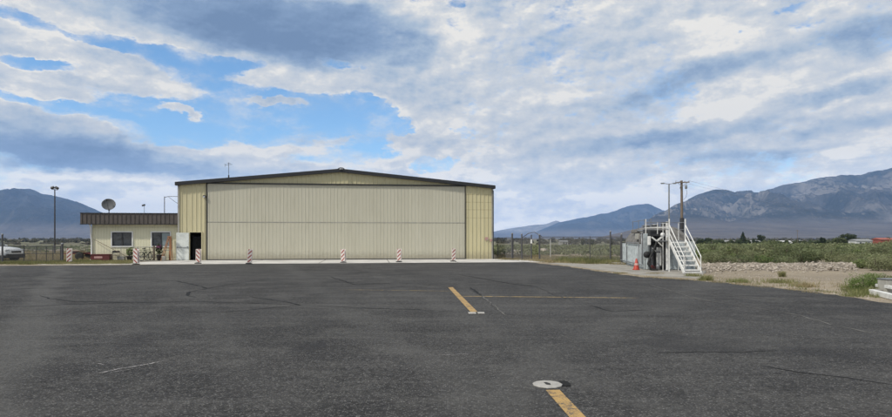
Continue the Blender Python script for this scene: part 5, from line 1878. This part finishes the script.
for sy in (-1, 1):
    MB().bbox((2.16, 0.66 * sy, 0.82), (0.26, 0.30, 0.13), 0.04, rot=Matrix.Rotation(R(-18) * -sy, 3, 'Z')).build('headlight', M['lamp_lens'], car)
    MB().bbox((0.72, 0.98 * sy, 1.14), (0.14, 0.20, 0.14), 0.04).build('mirror', M['carpaint'], car)
    for x_ in (1.42, -1.32):
        MB().lathe([(0.0, -0.01), (0.43, -0.01), (0.43, 0.012), (0.0, 0.013)], (x_, 0.925 * sy, 0.40), 26, Matrix.Rotation(R(90), 3, 'X')).build('wheel_arch', M['black'], car)
        wh = MB().lathe([(0.20, -0.10), (0.33, -0.11), (0.36, -0.06), (0.36, 0.06), (0.33, 0.11), (0.20, 0.10)], (x_, 0.87 * sy, 0.36), 26, Matrix.Rotation(R(90), 3, 'X')).build('wheel', M['black'], car)
        rim = MB()
        rim.lathe([(0.19, -0.09), (0.225, -0.10), (0.225, 0.10), (0.19, 0.09)], (x_, 0.87 * sy, 0.36), 24, Matrix.Rotation(R(90), 3, 'X'))
        for k in range(5):
            a_ = 2 * math.pi * k / 5 + 0.3
            rim.bar((x_, (0.87 + 0.105) * sy, 0.36), (x_ + 0.21 * math.cos(a_), (0.87 + 0.105) * sy, 0.36 + 0.21 * math.sin(a_)), 0.055, 0.02)
        rim.build('rim', M['galv'], wh)

# ------------------------------------------------------------------ white timbers and grey box at the right edge
g0, g1 = G(871.5, 294.6), G(905, 303.0)
tm = MB().bbox(((g0.x + g1.x) / 2, (g0.y + g1.y) / 2, 0.085), ((g1 - g0).length, 0.14, 0.15), 0.012, rz=math.atan2(g1.y - g0.y, g1.x - g0.x)).build('kerb_timber', M['white'])
tag(tm, 'white painted timber lying along the asphalt edge, the lower and nearer one', 'timber')
g0, g1 = G(877, 292.4), G(912, 298.0)
tm = MB().bbox(((g0.x + g1.x) / 2, (g0.y + g1.y) / 2, 0.22), ((g1 - g0).length, 0.12, 0.10), 0.012, rz=math.atan2(g1.y - g0.y, g1.x - g0.x)).build('kerb_timber', M['white'])
tag(tm, 'white painted timber behind and above the nearer one, ending at the grey box', 'timber')
for px in (879, 897):
    q0 = G(px, 294.5 if px < 890 else 297.5)
    tag(MB().bbox((q0.x, q0.y, 0.08), (0.12, 0.22, 0.16), 0.01).build('support_block', M['oldconcrete']),
        'concrete block under the left end of the rear white timber' if px < 890 else 'concrete block under the right part of the rear white timber', 'block')
q0 = G(893.5, 294.0)
gb = thing('meter_cabinet', 'pale grey cabinet cut off by the right edge, behind the white timbers', 'cabinet', (q0.x, q0.y + 0.15, 0.0), 0.1)
MB().bbox((0, 0, 0.22), (0.52, 0.34, 0.42), 0.012).build('body', M['greytrim'], gb)
MB().bbox((0, 0, 0.445), (0.56, 0.38, 0.03), 0.01).build('lid', M['galv'], gb)

# ------------------------------------------------------------------ vegetation
def blades(n, c, rx, ry, h, seed, lean=0.35, wid=0.012):
    """grass blades: thin triangles as quads"""
    g = np.random.default_rng(seed)
    p = np.stack([g.normal(0, rx, n), g.normal(0, ry, n), np.zeros(n)], 1) + np.array(c)
    a = g.random(n) * 6.283
    hh = h * (0.35 + 0.8 * g.random(n))
    tip = p + np.stack([np.cos(a) * lean * hh, np.sin(a) * lean * hh, hh], 1)
    b = g.random(n) * 6.283
    w = np.stack([np.cos(b), np.sin(b), np.zeros(n)], 1) * wid * (0.6 + 0.8 * g.random(n))[:, None]
    V = np.stack([p - w, p + w, tip + w * 0.25, tip - w * 0.25], 1).reshape(-1, 3)
    return V, np.arange(4 * n).reshape(n, 4)


# sagebrush prototypes: crown and stems
def make_bush(name, m, h, w, seed, n=900, leaf=0.05, clump=26):
    t = bpy.data.objects.new(name, None)
    V, Fq = leaves(n, (0, 0, h * 0.52), (w / 2, w / 2, h * 0.60), leaf, seed, 0.45, clump=clump, zmin=0.0)
    V2, F2 = leaves(n // 3, (0, 0, h * 0.36), (w / 2.4, w / 2.4, h * 0.36), leaf, seed + 90, 0.5, zmin=0.0)
    V = np.concatenate([V, V2])
    Fq = np.concatenate([Fq, F2 + len(Fq) * 4])
    C.objects.link(t)
    np_mesh('crown', V, Fq, m, t)
    mb = MB()
    r = random.Random(seed)
    for _ in range(9):
        a = r.uniform(0, 6.28)
        d = r.uniform(0.25, 0.8) * w / 2
        mb.tube([(0, 0, 0), (math.cos(a) * d * 0.5, math.sin(a) * d * 0.5, h * 0.35), (math.cos(a) * d, math.sin(a) * d, h * r.uniform(0.6, 0.9))], 0.02, 5, r2=0.008)
    mb.build('stem', M['bark'], t)
    return t


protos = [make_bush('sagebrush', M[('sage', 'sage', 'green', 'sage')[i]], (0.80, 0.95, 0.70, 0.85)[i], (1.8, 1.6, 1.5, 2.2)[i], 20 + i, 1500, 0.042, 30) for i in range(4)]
rv = random.Random(21)
first = [True] * 4
pos = []
tries = 0
while len(pos) < 108 and tries < 9000:
    tries += 1
    px = rv.uniform(704, 960)
    Y = rv.uniform(37.5, 66)
    x, y = at(px, Y)
    # the rubble berm and the sand in front stay bare
    if px > 860:
        if Y < 31:
            continue
    if all((x - a) ** 2 + (y - b) ** 2 > 1.1 ** 2 for a, b in pos):
        pos.append((x, y))
for (px, Y) in ((862, 33.5), (872, 34.5), (884, 33), (893, 31.5), (905, 31), (878, 31.0), (915, 33)):
    pos.append(at(px, Y))
for i, (x, y) in enumerate(pos):
    k = rv.choice((0, 1, 3, 0, 1, 3, 2))
    o = protos[k] if first[k] else copy_tree(protos[k])
    first[k] = False
    o.location = (x, y, -0.02)
    o.rotation_euler = (0, 0, rv.uniform(0, 6.28))
    s_ = rv.choice((0.6, 0.75, 0.9, 1.0, 1.15, 1.5)) * rv.uniform(0.9, 1.1) * (1.1 if x / y > 0.62 else 1.0)
    if y < 40:
        s_ = min(s_, 0.85)
    o.scale = (s_, s_, s_ * rv.uniform(0.8, 1.1))
    tag(o, 'grey-green sagebrush in the dense scrub beyond the rubble berm' if k != 2 else 'brighter green shrub in the dense scrub beyond the rubble berm', 'bush',
        'sagebrush in the near scrub' if k != 2 else 'green shrubs in the near scrub')


def scrub(name, label, N, region, hr, wr, nleaf, leaf, m, seed):
    g = np.random.default_rng(seed)
    Vs = []
    for i in range(N):
        x, y = region(g)
        zg = gz(y)
        h, w_ = hr[0] + (hr[1] - hr[0]) * g.random() ** 1.5, g.uniform(*wr)
        sc = max(1.0, y / 90)
        V, _ = leaves(nleaf, (0, 0, h * 0.45), (w_ / 2, w_ / 2, h * 0.55), leaf * sc ** 0.75, seed * 1000 + i, 0.6, zmin=0.0)
        Vs.append(V + np.array([x, y, zg]))
    V = np.concatenate(Vs)
    o = np_mesh(name, V, np.arange(len(V)).reshape(-1, 4), m)
    o['kind'] = 'stuff'
    o['label'] = label
    return o


def wedge(px0, px1, y0, y1, p=1.0):
    def f(g):
        while True:
            Y = y0 * (y1 / y0) ** (g.random() ** p)
            px = g.uniform(px0, px1)
            x = (px - CX) / F * Y
            k = float(fbm(np.array([x / 9.0 + 40]), np.array([Y / 14.0 + 7]), 3)[0])
            if k > 0.50 or g.random() < 0.22:
                return x, Y
    return f


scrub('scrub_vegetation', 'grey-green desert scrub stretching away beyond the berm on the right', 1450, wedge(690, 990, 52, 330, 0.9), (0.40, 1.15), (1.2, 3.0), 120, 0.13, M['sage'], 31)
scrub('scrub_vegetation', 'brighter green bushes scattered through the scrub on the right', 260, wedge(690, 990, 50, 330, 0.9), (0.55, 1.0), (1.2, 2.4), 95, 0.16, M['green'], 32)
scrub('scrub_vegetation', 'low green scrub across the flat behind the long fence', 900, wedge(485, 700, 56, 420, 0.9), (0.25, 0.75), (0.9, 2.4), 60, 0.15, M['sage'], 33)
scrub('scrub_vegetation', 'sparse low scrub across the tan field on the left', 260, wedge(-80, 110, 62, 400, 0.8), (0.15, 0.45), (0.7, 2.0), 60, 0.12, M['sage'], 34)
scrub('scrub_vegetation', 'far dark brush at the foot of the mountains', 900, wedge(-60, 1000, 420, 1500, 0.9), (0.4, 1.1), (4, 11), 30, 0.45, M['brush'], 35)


def grass(name, label, n, region, h, rx, m, seed, per=60, wid=0.01):
    g = np.random.default_rng(seed)
    Vs = []
    for i in range(n):
        x, y = region(g)
        V, _ = blades(per, (x, y, 0.0), rx, rx, h * g.uniform(0.5, 1.3), seed * 999 + i, 0.4, wid)
        Vs.append(V)
    V = np.concatenate(Vs)
    o = np_mesh(name, V, np.arange(len(V)).reshape(-1, 4), m)
    o['kind'] = 'stuff'
    o['label'] = label
    return o


def between(pts_lo, pts_hi):
    """random ground point between two photo polylines (near row, far row) at the same px"""
    lo, hi = np.array(pts_lo, float), np.array(pts_hi, float)
    def f(g):
        px = g.uniform(lo[0, 0], lo[-1, 0])
        a = np.interp(px, lo[:, 0], lo[:, 1])
        b = np.interp(px, hi[:, 0], hi[:, 1])
        ya, yb = EYE * F / (a - HY), EYE * F / (b - HY)
        Y = ya + (yb - ya) * g.random()
        return (px - CX) / F * Y, Y
    return f


grass('grass', 'green grass strip along the asphalt before the left fence and office', 900, between([(-60, 264.6), (60, 264.6), (130, 264.2)], [(-60, 262.4), (60, 261.6), (130, 261.2)]), 0.13, 0.16, M['weed'], 41, 60, 0.012)
grass('dry_grass', 'dry tan grass behind the left gate and around the trailer', 700, between([(-60, 262.4), (60, 261.6), (92, 261.5)], [(-60, 252), (60, 252), (90, 253)]), 0.20, 0.22, M['dry'], 42, 60, 0.014)
grass('grass', 'green weeds at the foot of the long fence', 190, between([(562, 262.6), (590, 264.0), (622, 264.0)], [(562, 259.6), (590, 259.8), (622, 260.6)]), 0.30, 0.26, M['weed'], 43, 70, 0.014)
grass('dry_grass', 'dry tan grass around the long fence right of the hangar', 420, between([(500, 259.8), (560, 263.4), (640, 265.5)], [(500, 255), (560, 256), (640, 259)]), 0.15, 0.26, M['dry'], 44, 60, 0.014)
grass('dry_grass', 'sparse dry weeds on the sandy verge right of the stairs', 50, between([(700, 281), (780, 288), (860, 297), (900, 303)], [(700, 275), (780, 278), (860, 280), (900, 290)]), 0.08, 0.16, M['dry'], 45, 26, 0.006)
grass('grass', 'sparse green weeds on the sandy verge right of the stairs', 14, between([(700, 281), (780, 287.5), (850, 295)], [(700, 278), (780, 284), (850, 289)]), 0.11, 0.10, M['weed'], 46, 40, 0.006)
grass('grass', 'yellow-green grass at the foot of the shrub by the white timbers', 26, between([(843, 296.5), (862, 298), (876, 298.5)], [(843, 287), (862, 291), (876, 294)]), 0.16, 0.10, M['weed'], 47, 60, 0.006)
grass('grass', 'thin weeds sprouting along the crumbling right asphalt edge', 60, between([(565, 266.9), (640, 277.8), (700, 281.6), (760, 287.4), (820, 294)], [(565, 266.1), (640, 276.6), (700, 280.2), (760, 286), (820, 292)]), 0.07, 0.12, M['dry'], 48, 30, 0.006)


def weed(label, px, py, h, w_, seed, m='weed'):
    g_ = G(px, py)
    V, Fq = blades(int(420 * max(1, w_)), (0, 0, 0), w_ * 0.28, w_ * 0.24, h, seed, 0.55, 0.008)
    o = np_mesh('weed_clump', V, Fq, M[m])
    o.location = (g_.x, g_.y, 0.0)
    return tag(o, label, 'weed')


weed('low spreading green weed clump on the sand below the middle of the berm', 782, 283.0, 0.17, 1.2, 61)
weed('small green weed sprout on the sand right of the stairs foot', 706, 280.5, 0.22, 0.5, 62)
weed('low weed tuft on the sand left of the spreading weed clump', 738, 282.5, 0.17, 0.8, 63)
weed('flat weed patch on the concrete pad below the red cone', 620, 273.4, 0.06, 0.7, 64, 'dry')
weed('flat weed patch on the concrete pad below the pump rack', 655, 273.8, 0.06, 0.7, 65, 'dry')
weed('taller thin weed on the berm above the spreading clump', 782, 277.0, 0.24, 0.2, 66)
weed('dry weed tuft on the sand right of the spreading clump', 806, 287.0, 0.16, 0.6, 67, 'dry')
weed('green weed tuft under the foot of the white stairs', 693, 276.5, 0.14, 0.6, 68)

# the shrub by the timbers
g_ = G(871, 292.0)
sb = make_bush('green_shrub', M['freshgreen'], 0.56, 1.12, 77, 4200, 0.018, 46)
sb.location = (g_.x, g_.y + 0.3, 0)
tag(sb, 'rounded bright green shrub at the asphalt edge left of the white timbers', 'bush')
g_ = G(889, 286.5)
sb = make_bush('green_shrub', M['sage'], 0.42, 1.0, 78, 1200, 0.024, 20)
sb.location = (g_.x, g_.y + 0.4, 0)
tag(sb, 'low grey-green shrub behind the pale grey cabinet at the right edge', 'bush')


# ------------------------------------------------------------------ rubble berm
def rockmesh(seed):
    bm = bmesh.new()
    bmesh.ops.create_icosphere(bm, subdivisions=2, radius=0.5)
    r = random.Random(seed)
    off = Vector((r.uniform(0, 50), r.uniform(0, 50), r.uniform(0, 50)))
    from mathutils import noise
    for v in bm.verts:
        v.co *= 0.75 + 0.55 * noise.cell(v.co * 1.9 + off) + 0.25 * noise.noise(v.co * 3 + off)
        v.co.z *= 0.62
    me = bpy.data.meshes.new('rock')
    bm.to_mesh(me)
    bm.free()
    me.materials.append(M['rock'])
    return me


rms = [rockmesh(i) for i in range(8)]
rr_ = random.Random(4)
spots = []
for i in range(270):
    px = rr_.uniform(702, 856)
    t_ = rr_.random()
    Y = (30.6 if rr_.random() > 0.18 else 29.3) + 6.6 * t_ + (px - 702) * 0.004
    x, y = at(px, Y)
    hgt = 0.26 * math.sin(math.pi * min(1, max(0, t_ * 1.1))) * (0.6 + 0.5 * vnoise(np.array([x * 0.5]), np.array([y * 0.5]))[0])
    spots.append((x, y, hgt))
for i, (x, y, hgt) in enumerate(spots):
    o = bpy.data.objects.new('rubble_rock', rms[i % 8])
    C.objects.link(o)
    s_ = (0.09 + 0.20 * rr_.random() ** 1.6) * (1.6 if rr_.random() < 0.10 else 1)
    o.scale = (s_, s_ * rr_.uniform(0.7, 1.1), s_ * rr_.uniform(0.7, 1.0))
    o.location = (x, y, hgt + s_ * 0.08)
    o.rotation_euler = (rr_.uniform(-.5, .5), rr_.uniform(-.5, .5), rr_.uniform(0, 6.28))
    tag(o, 'pale angular rock in the low rubble berm between the sand and the scrub', 'rock', 'rocks of the rubble berm')
# the bank under them
xs = np.linspace(0, 1, 90)
ts = np.linspace(-0.12, 1.12, 26)
PX = 698 + xs * 164
V = []
for t_ in ts:
    for px in PX:
        Y = 30.6 + 6.6 * t_ + (px - 702) * 0.004
        x, y = at(px, Y)
        e = math.sin(math.pi * min(1, max(0, t_))) * min(1, (px - 698) / 10) * min(1, max(0, (862 - px) / 14))
        V.append((x, y, -0.02 + 0.28 * e * (0.6 + 0.5 * float(vnoise(np.array([x * 0.5]), np.array([y * 0.5]))[0])) + 0.05 * e * float(vnoise(np.array([x * 4.0]), np.array([y * 4.0]))[0])))
i = np.arange(len(V)).reshape(len(ts), len(PX))
Fq = np.stack([i[:-1, :-1], i[:-1, 1:], i[1:, 1:], i[1:, :-1]], -1).reshape(-1, 4)
struct(np_mesh('berm', np.array(V), Fq, M['bermsoil'], smooth=True))
# small stones, far past counting
g = np.random.default_rng(9)
Vs, Fs, o_ = [], [], 0
base = np.array([v.co[:] for v in rms[0].vertices])
bf = np.array([p.vertices[:] for p in rms[0].polygons])
for i in range(2100):
    if i < 1300:
        px = g.uniform(702, 858)
        t_ = g.random()
        Y = 30.4 + 6.9 * t_ + (px - 702) * 0.004 - (g.random() < 0.35) * g.random() * 2.6
        x, y = at(px, Y)
        z = 0.24 * math.sin(math.pi * t_) * (0.6 + 0.5 * float(vnoise(np.array([x * 0.5]), np.array([y * 0.5]))[0]))
        s_ = g.uniform(0.04, 0.15)
    else:
        x, y = between([(700, 281.5), (780, 288.5), (860, 298), (900, 304)], [(700, 272), (780, 276), (860, 278), (900, 285)])(g)
        z, s_ = 0, g.uniform(0.02, 0.065)
    a = g.random() * 6.28
    Rm = np.array([[math.cos(a), -math.sin(a), 0], [math.sin(a), math.cos(a), 0], [0, 0, 1]])
    Vs.append((base * np.array([s_, s_ * g.uniform(0.6, 1.1), s_ * 0.8])) @ Rm.T + np.array([x, y, z + s_ * 0.15]))
    Fs.append(bf + o_)
    o_ += len(base)
o = np_mesh('rubble', np.concatenate(Vs), np.concatenate(Fs), M['rock'])
o['kind'] = 'stuff'
o['label'] = 'small pale stones filling the berm and strewn over the sand'
# loose gravel along the left edge of the asphalt
Vs, Fs, o_ = [], [], 0
for i in range(700):
    x, y = between([(-60, 265.5), (60, 265.1), (130, 264.7)], [(-60, 262.8), (60, 262.0), (130, 262)])(g)
    s_ = g.uniform(0.03, 0.13)
    Vs.append(base * np.array([s_, s_, s_ * 0.7]) + np.array([x, y, 0.0]))
    Fs.append(bf + o_)
    o_ += len(base)
o = np_mesh('gravel', np.concatenate(Vs), np.concatenate(Fs), M['rock'])
o['kind'] = 'stuff'
o['label'] = 'pale gravel along the grass strip at the left asphalt edge'


# ------------------------------------------------------------------ far trees and houses
def far_tree(label, px, pytop, wpx, Y, m='tree', conif=False, seed=1):
    x, y = at(px, Y)
    zg = gz(Y)
    h = EYE + (HY - pytop) * Y / F - zg
    w_ = wpx * Y / F
    t = thing('tree', label, 'tree', (x, y, zg), 0, 'trees on the flat beyond the scrub')
    g = np.random.default_rng(seed)
    Vs = []
    if conif:
        for k in range(10):
            f = k / 9
            V, _ = leaves(90, (0, 0, h * (0.14 + 0.82 * f)), (w_ / 2 * (1.05 - f) + 0.15, w_ / 2 * (1.05 - f) + 0.15, h * 0.08), 0.35, seed * 50 + k, 0.4)
            Vs.append(V)
    else:
        for k in range(13):
            a, r_ = g.random() * 6.28, g.random() ** 0.5
            c = (math.cos(a) * r_ * w_ * 0.32, math.sin(a) * r_ * w_ * 0.32, h * g.uniform(0.38, 0.80))
            V, _ = leaves(110, c, (w_ * g.uniform(0.13, 0.24), w_ * 0.2, h * g.uniform(0.12, 0.20)), 0.38, seed * 50 + k, 0.5)
            Vs.append(V)
    V = np.concatenate(Vs)
    np_mesh('crown', V, np.arange(len(V)).reshape(-1, 4), M[m], t)
    tr_ = MB().tube([(0, 0, 0), (0.05, 0, h * 0.45), (0, 0, h * 0.75)], 0.035 * h, 7, r2=0.01 * h)
    for k in range(4):
        a = k * 1.6
        tr_.tube([(0.03, 0, h * 0.3), (math.cos(a) * w_ * 0.2, math.sin(a) * w_ * 0.2, h * 0.6)], 0.015 * h, 5, r2=0.006 * h)
    tr_.build('trunk', M['bark'], t)
    return t


far_tree('wide low dark tree right of the stairs, left of the first pale shed', 701, 238.2, 9, 330, 'tree', False, 1)
far_tree('second low dark tree right of the stairs', 708.5, 237.6, 8, 330, 'tree', False, 2)
far_tree('small dark tree just left of the first pale shed', 716, 240.0, 8, 345, 'tree', False, 3)
far_tree('tall pointed conifer in the middle of the flat, tallest there', 743, 232.6, 11, 330, 'tree', True, 4)
far_tree('bushy skirt of trees left of the tall pointed conifer', 738.5, 239.2, 9, 335, 'tree', False, 5)
far_tree('bushy tree at the right foot of the tall pointed conifer', 747.5, 239.0, 8, 335, 'tree', False, 15)
far_tree('rounded dark tree above the second pale shed', 761, 233.6, 8.5, 350, 'tree', False, 6)
far_tree('small dark tree between conifer and the second shed', 754, 238.6, 4, 340, 'tree', False, 7)
far_tree('low dark tree right of the second pale shed', 767, 240.0, 7, 340, 'tree', False, 8)
far_tree('low dark tree before the long pale sheds', 778, 241.0, 8, 330, 'tree2', False, 9)
far_tree('small pointed tree left of the big green tree', 822.5, 237.2, 7, 300, 'tree', False, 10)
far_tree('low bush-like tree left of the small pointed tree', 811, 240.6, 9, 300, 'tree2', False, 16)
far_tree('big pale green tree before the dark one at right', 839, 235.8, 16, 240, 'tree2', False, 11)
far_tree('big dark spreading tree behind the pale green one', 848, 232.6, 17, 300, 'tree', False, 12)
far_tree('dark tree at the right edge beside the red roofed house', 890, 237.2, 10, 300, 'tree', False, 13)
far_tree('low tree right of the white trailer house', 875.5, 240.6, 7, 300, 'tree2', False, 14)
far_tree('lone dark shrubby tree on the flat seen over the fence near the tank', 592, 239.0, 5, 330, 'tree', False, 17)
far_tree('lone dark shrubby tree on the flat seen over the middle of the fence', 583, 239.3, 4, 330, 'tree', False, 18)

rt = random.Random(33)
for i in range(22):
    px_t = 706 + i * 8.1 + rt.uniform(-2.5, 2.5)
    far_tree('low dark brushy tree in the long row beyond the scrub, between the taller trees', px_t, 240.6 - rt.uniform(0, 1.3), rt.uniform(5, 10), rt.uniform(318, 326), rt.choice(('tree', 'tree2')), False, 100 + i)

def house(label, px0, px1, pytop, Y, wall='farwhite', roof='roof', seed=0, arch=False):
    x0, y = at(px0, Y)
    x1, _ = at(px1, Y)
    zg = gz(Y)
    h = max(EYE + (HY - pytop) * Y / F - zg, 2.4)
    L = x1 - x0
    t = thing('house', label, 'house', (x0, y, zg), 0, 'buildings on the flat beyond the scrub')
    MB().box((L / 2, 3, h * 0.40), (L, 6, h * 0.80)).build('wall', M[wall], t)
    MB().prism([(-0.3, -0.4, h * 0.79), (-0.3, 3, h), (-0.3, 6.4, h * 0.79)], (L + 0.6, 0, 0)).build('roof', M[roof], t)
    r = random.Random(seed)
    n = max(1, int(L / 3))
    for i in range(n):
        MB().box((L * (i + 0.5) / n + r.uniform(-.3, .3), -0.03, h * 0.46), (0.9, 0.06, h * 0.25)).build('window', M['farwindow'], t)
    MB().box((L * 0.5 + 0.8 if n > 1 else L * 0.8, -0.03, h * 0.30), (0.8, 0.07, h * 0.55)).build('door', M['darkmetal'], t)
    return t


house('first long low white building right of the stairs, beside low dark trees', 720.5, 735, 240.2, 350, seed=1)
house('second pale building, under the rounded dark tree', 751.5, 761, 240.3, 345, seed=2)
house('long low pale shed left of the thin distant pole', 769, 792, 240.6, 360, 'farwhite', 'farwhite', seed=3)
house('small bright white building right of the thin distant pole', 797.5, 803, 240.0, 330, seed=4)
house('white trailer house with a dark oval window right of the big trees', 856.5, 872.5, 239.2, 290, seed=5)
house('red roofed building at the right edge of the flat', 880.5, 899, 237.8, 290, 'redroof', 'redroof', seed=6)
house('low tan building on the flat seen over the tank fence', 560, 568, 240.6, 420, 'greytrim', 'roof', seed=7)

# pale sandy tracks on the flat
def strip(name, a, b, wa, m, z):
    a, b = Vector((a[0], a[1], 0)), Vector((b[0], b[1], 0))
    d = (b - a).normalized()
    s_ = Vector((-d.y, d.x, 0)) * wa / 2
    return sheet(name, [a - s_, b - s_, b + s_, a + s_], z + gz(a.y), m)


strip('path', at(-160, 47.5), at(92, 49.0), 1.6, M['oldconcrete'], 0.012)
strip('path', at(500, 86), at(620, 62), 2.0, M['rock'], 0.012)
pr = at(543.5, 68)
tag(MB().lathe([(0.0, 0), (0.5, 0.0), (0.55, 0.2), (0.35, 0.5), (0.0, 0.55)], (pr[0], pr[1], 0), 9, smooth=False).build('boulder', M['rock']), 'pale boulder on the flat seen through the fence right of the gate', 'boulder')
